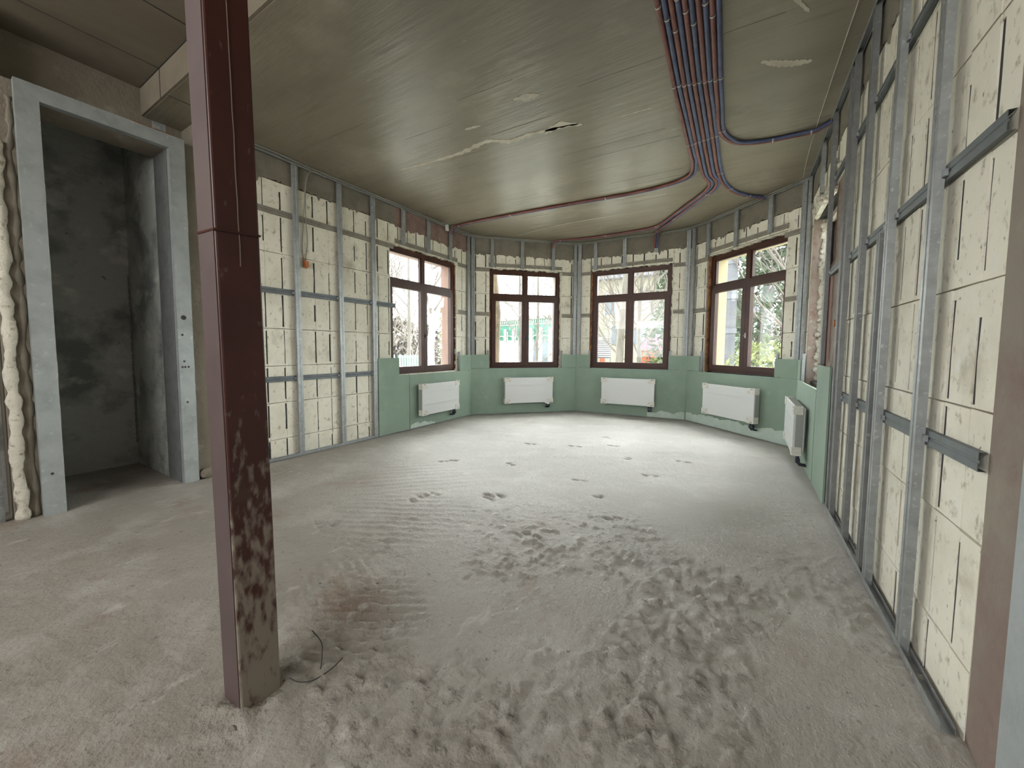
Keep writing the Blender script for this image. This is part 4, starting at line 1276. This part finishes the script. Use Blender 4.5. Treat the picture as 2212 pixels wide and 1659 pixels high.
# big pale house with grey roof
A = at(-20.5, 36); B = at(-4.5, 34); ux = (B - A).normalized(); Lp = (B - A).length
t = thing('house', 'large pale house with grey eaves and arched windows behind the third window trees', 'house', (A + B) / 2)
bm = NB(); quadwall(bm, A, B, GZ, 7.0, 5); obj('facade', bm, M['creamwall'], t)
bm = NB(); quadwall(bm, A - ux * 1 - Vector((0, 1.0, 0)), B + ux * 1 - Vector((0, 1.0, 0)), 7.0, 7.35, 7)
a = A - ux - Vector((0, 1, 0)); b_ = B + ux - Vector((0, 1, 0))
pp = [Vector((a.x, a.y, 7.35)), Vector((b_.x, b_.y, 7.35)), Vector((b_.x, b_.y + 7, 7.35)), Vector((a.x, a.y + 7, 7.35))]
hexa(bm, pp + [pp[0] + Vector((2, 3, 2.6)), pp[1] + Vector((-2, 3, 2.6)), pp[2] + Vector((-2, -3, 2.6)), pp[3] + Vector((2, -3, 2.6))])
obj('roof', bm, M['greyroof'], t)
for i, (f, zz) in enumerate(((.12, 2.6), (.32, 2.6), (.52, 2.6), (.74, 2.6), (.92, 2.6), (.12, 5.0), (.32, 5.0), (.60, 5.0), (.80, 5.0))):
    p = A + ux * Lp * f - Vector((0, .08, 0)); p.z = 0
    bm = NB(); quadwall(bm, p - ux * .55, p + ux * .55, zz - 1.0, zz + .55, .1); w_ = obj('window', bm, M['darkglass'], t)
    bm = NB(); arch(bm, p - Vector((0, .06, 0)), ux, 1.2, zz - 1.0, zz + .45, .1, r_=.07)
    for q in range(1, 6):
        a_ = math.pi * q / 6
        tube(bm, [p + Vector((0, -.1, zz + .45)), p + ux * (.58 * math.cos(a_)) + Vector((0, -.1, zz + .45 + .58 * math.sin(a_)))], .03, 4)
    obj('fanlight', bm, M['whitepaint'], w_)
# grey sided cabin with red posts
A = at(-19.5, 24); B = at(-15.6, 24); ux = (B - A).normalized(); Lp = (B - A).length
t = thing('cabin', 'grey boarded cabin low behind the leaning tree of the third window', 'cabin', (A + B) / 2)
bm = NB(); quadwall(bm, A, B, GZ, 1.9, 2.0); obj('shell', bm, M['siding'], t)
for i in range(10):
    z = .75 + i * .12
    bm = NB(); quadwall(bm, A - Vector((0, .05, 0)), B - Vector((0, .05, 0)), z, z + .075, .04); obj('siding_board', bm, M['whitepaint'], t)
for i in range(6):
    p = A + ux * (Lp * (i + .5) / 6) - Vector((0, .3, 0))
    bm = NB(); box(bm, p.x - .14, p.x + .14, p.y - .05, p.y + .05, GZ, .68); obj('picket', bm, M['redpaint'] if i % 2 == 0 else M['creamwall'], t)
for i, az_ in enumerate((-14.4, -13.1)):
    p = at(az_, 22)
    bm = NB(); tube(bm, [p + Vector((0, 0, .3 * q)) for q in range(8)], .13, 6); 
    o = obj('play_post', bm, M['bluepost'] if i == 0 else M['redpaint'])
    tag(o, ['blue post beside the leaning tree in the third window', 'red post left of the third window mullion'][i], 'post')
# red playhouse
c = at(-10.25, 26)
t = thing('playhouse', 'small playhouse with pink red gable roof low in the third window', 'playhouse', c)
w_ = 1.0
bm = NB(); box(bm, c.x - .8, c.x + .8, c.y, c.y + 1.6, GZ, 1.15); obj('wall', bm, M['redpaint'], t)
bm = NB(); prism(bm, [(c.x - w_, c.y - .2, 1.15), (c.x + w_, c.y - .2, 1.15), (c.x, c.y - .2, 2.35)], [(c.x - w_, c.y + 1.8, 1.15), (c.x + w_, c.y + 1.8, 1.15), (c.x, c.y + 1.8, 2.35)]); obj('gable_roof', bm, M['pinkroof'], t)
for i in range(4):
    bm = NB(); z = -.3 + i * .35; box(bm, c.x - .82, c.x + .82, c.y - .03, c.y, z, z + .3); obj('wall_board', bm, M['redpaint'], t)
# grey chimney like pier and blue green wing
p = at(-1.95, 11.5)
t = thing('stone_pier', 'tall grey stone pier seen in the left half of the rightmost window', 'pier', p)
bm = NB(); box(bm, p.x - .2, p.x + .2, p.y, p.y + .4, GZ, 4.6); obj('shaft', bm, M['greystone'], t)
for z in (.6, 1.6, 2.45, 3.3):
    bm = NB(); box(bm, p.x - .225, p.x + .225, p.y - .025, p.y + .425, z, z + .12); obj('stone_band', bm, M['siding'], t)
A = at(-1.2, 26); B = at(1.6, 26); ux = (B - A).normalized()
t = thing('turret', 'pale blue green turret with an arched window right of the grey pier', 'building', (A + B) / 2)
bm = NB(); quadwall(bm, A, B, GZ, 2.9, 1.2); obj('turret_wall', bm, M['paleblue'], t)
p = (A + B) / 2; p.z = 0
bm = NB(); quadwall(bm, p - ux * .3 - Vector((0, .06, 0)), p + ux * .3 - Vector((0, .06, 0)), .7, 2.0, .05); w2 = obj('window', bm, M['darkglass'], t)
bm = NB(); arch(bm, p - Vector((0, .1, 0)), ux, .7, .6, 2.0, .1, r_=.05); obj('window_arch', bm, M['whitepaint'], w2)
bm = NB(); prism(bm, [Vector((A.x - .3, A.y - .2, 2.9)), Vector((B.x + .3, B.y - .2, 2.9)), Vector(((A.x + B.x) / 2, A.y - .2, 4.3))], [Vector((A.x - .3, A.y + 1.2, 2.9)), Vector((B.x + .3, B.y + 1.2, 2.9)), Vector(((A.x + B.x) / 2, A.y + 1.2, 4.3))]); obj('roof', bm, M['greyroof'], t)
# pale fence in the leftmost window
A = at(-50, 16); B = at(-41.6, 15); ux = (B - A).normalized(); Lp = (B - A).length
t = thing('fence', 'pale green picket fence low in the leftmost window', 'fence', (A + B) / 2)
for i in range(24):
    p = A + ux * (Lp * i / 24)
    bm = NB(); box(bm, p.x - .04, p.x + .04, p.y - .02, p.y + .02, GZ, .95 + .03 * (i % 2)); obj('picket', bm, M['paleblue'], t)
for z in (.25, .85):
    bm = NB(); quadwall(bm, A, B, z, z + .07, .04); obj('fence_rail', bm, M['whitepaint'], t)
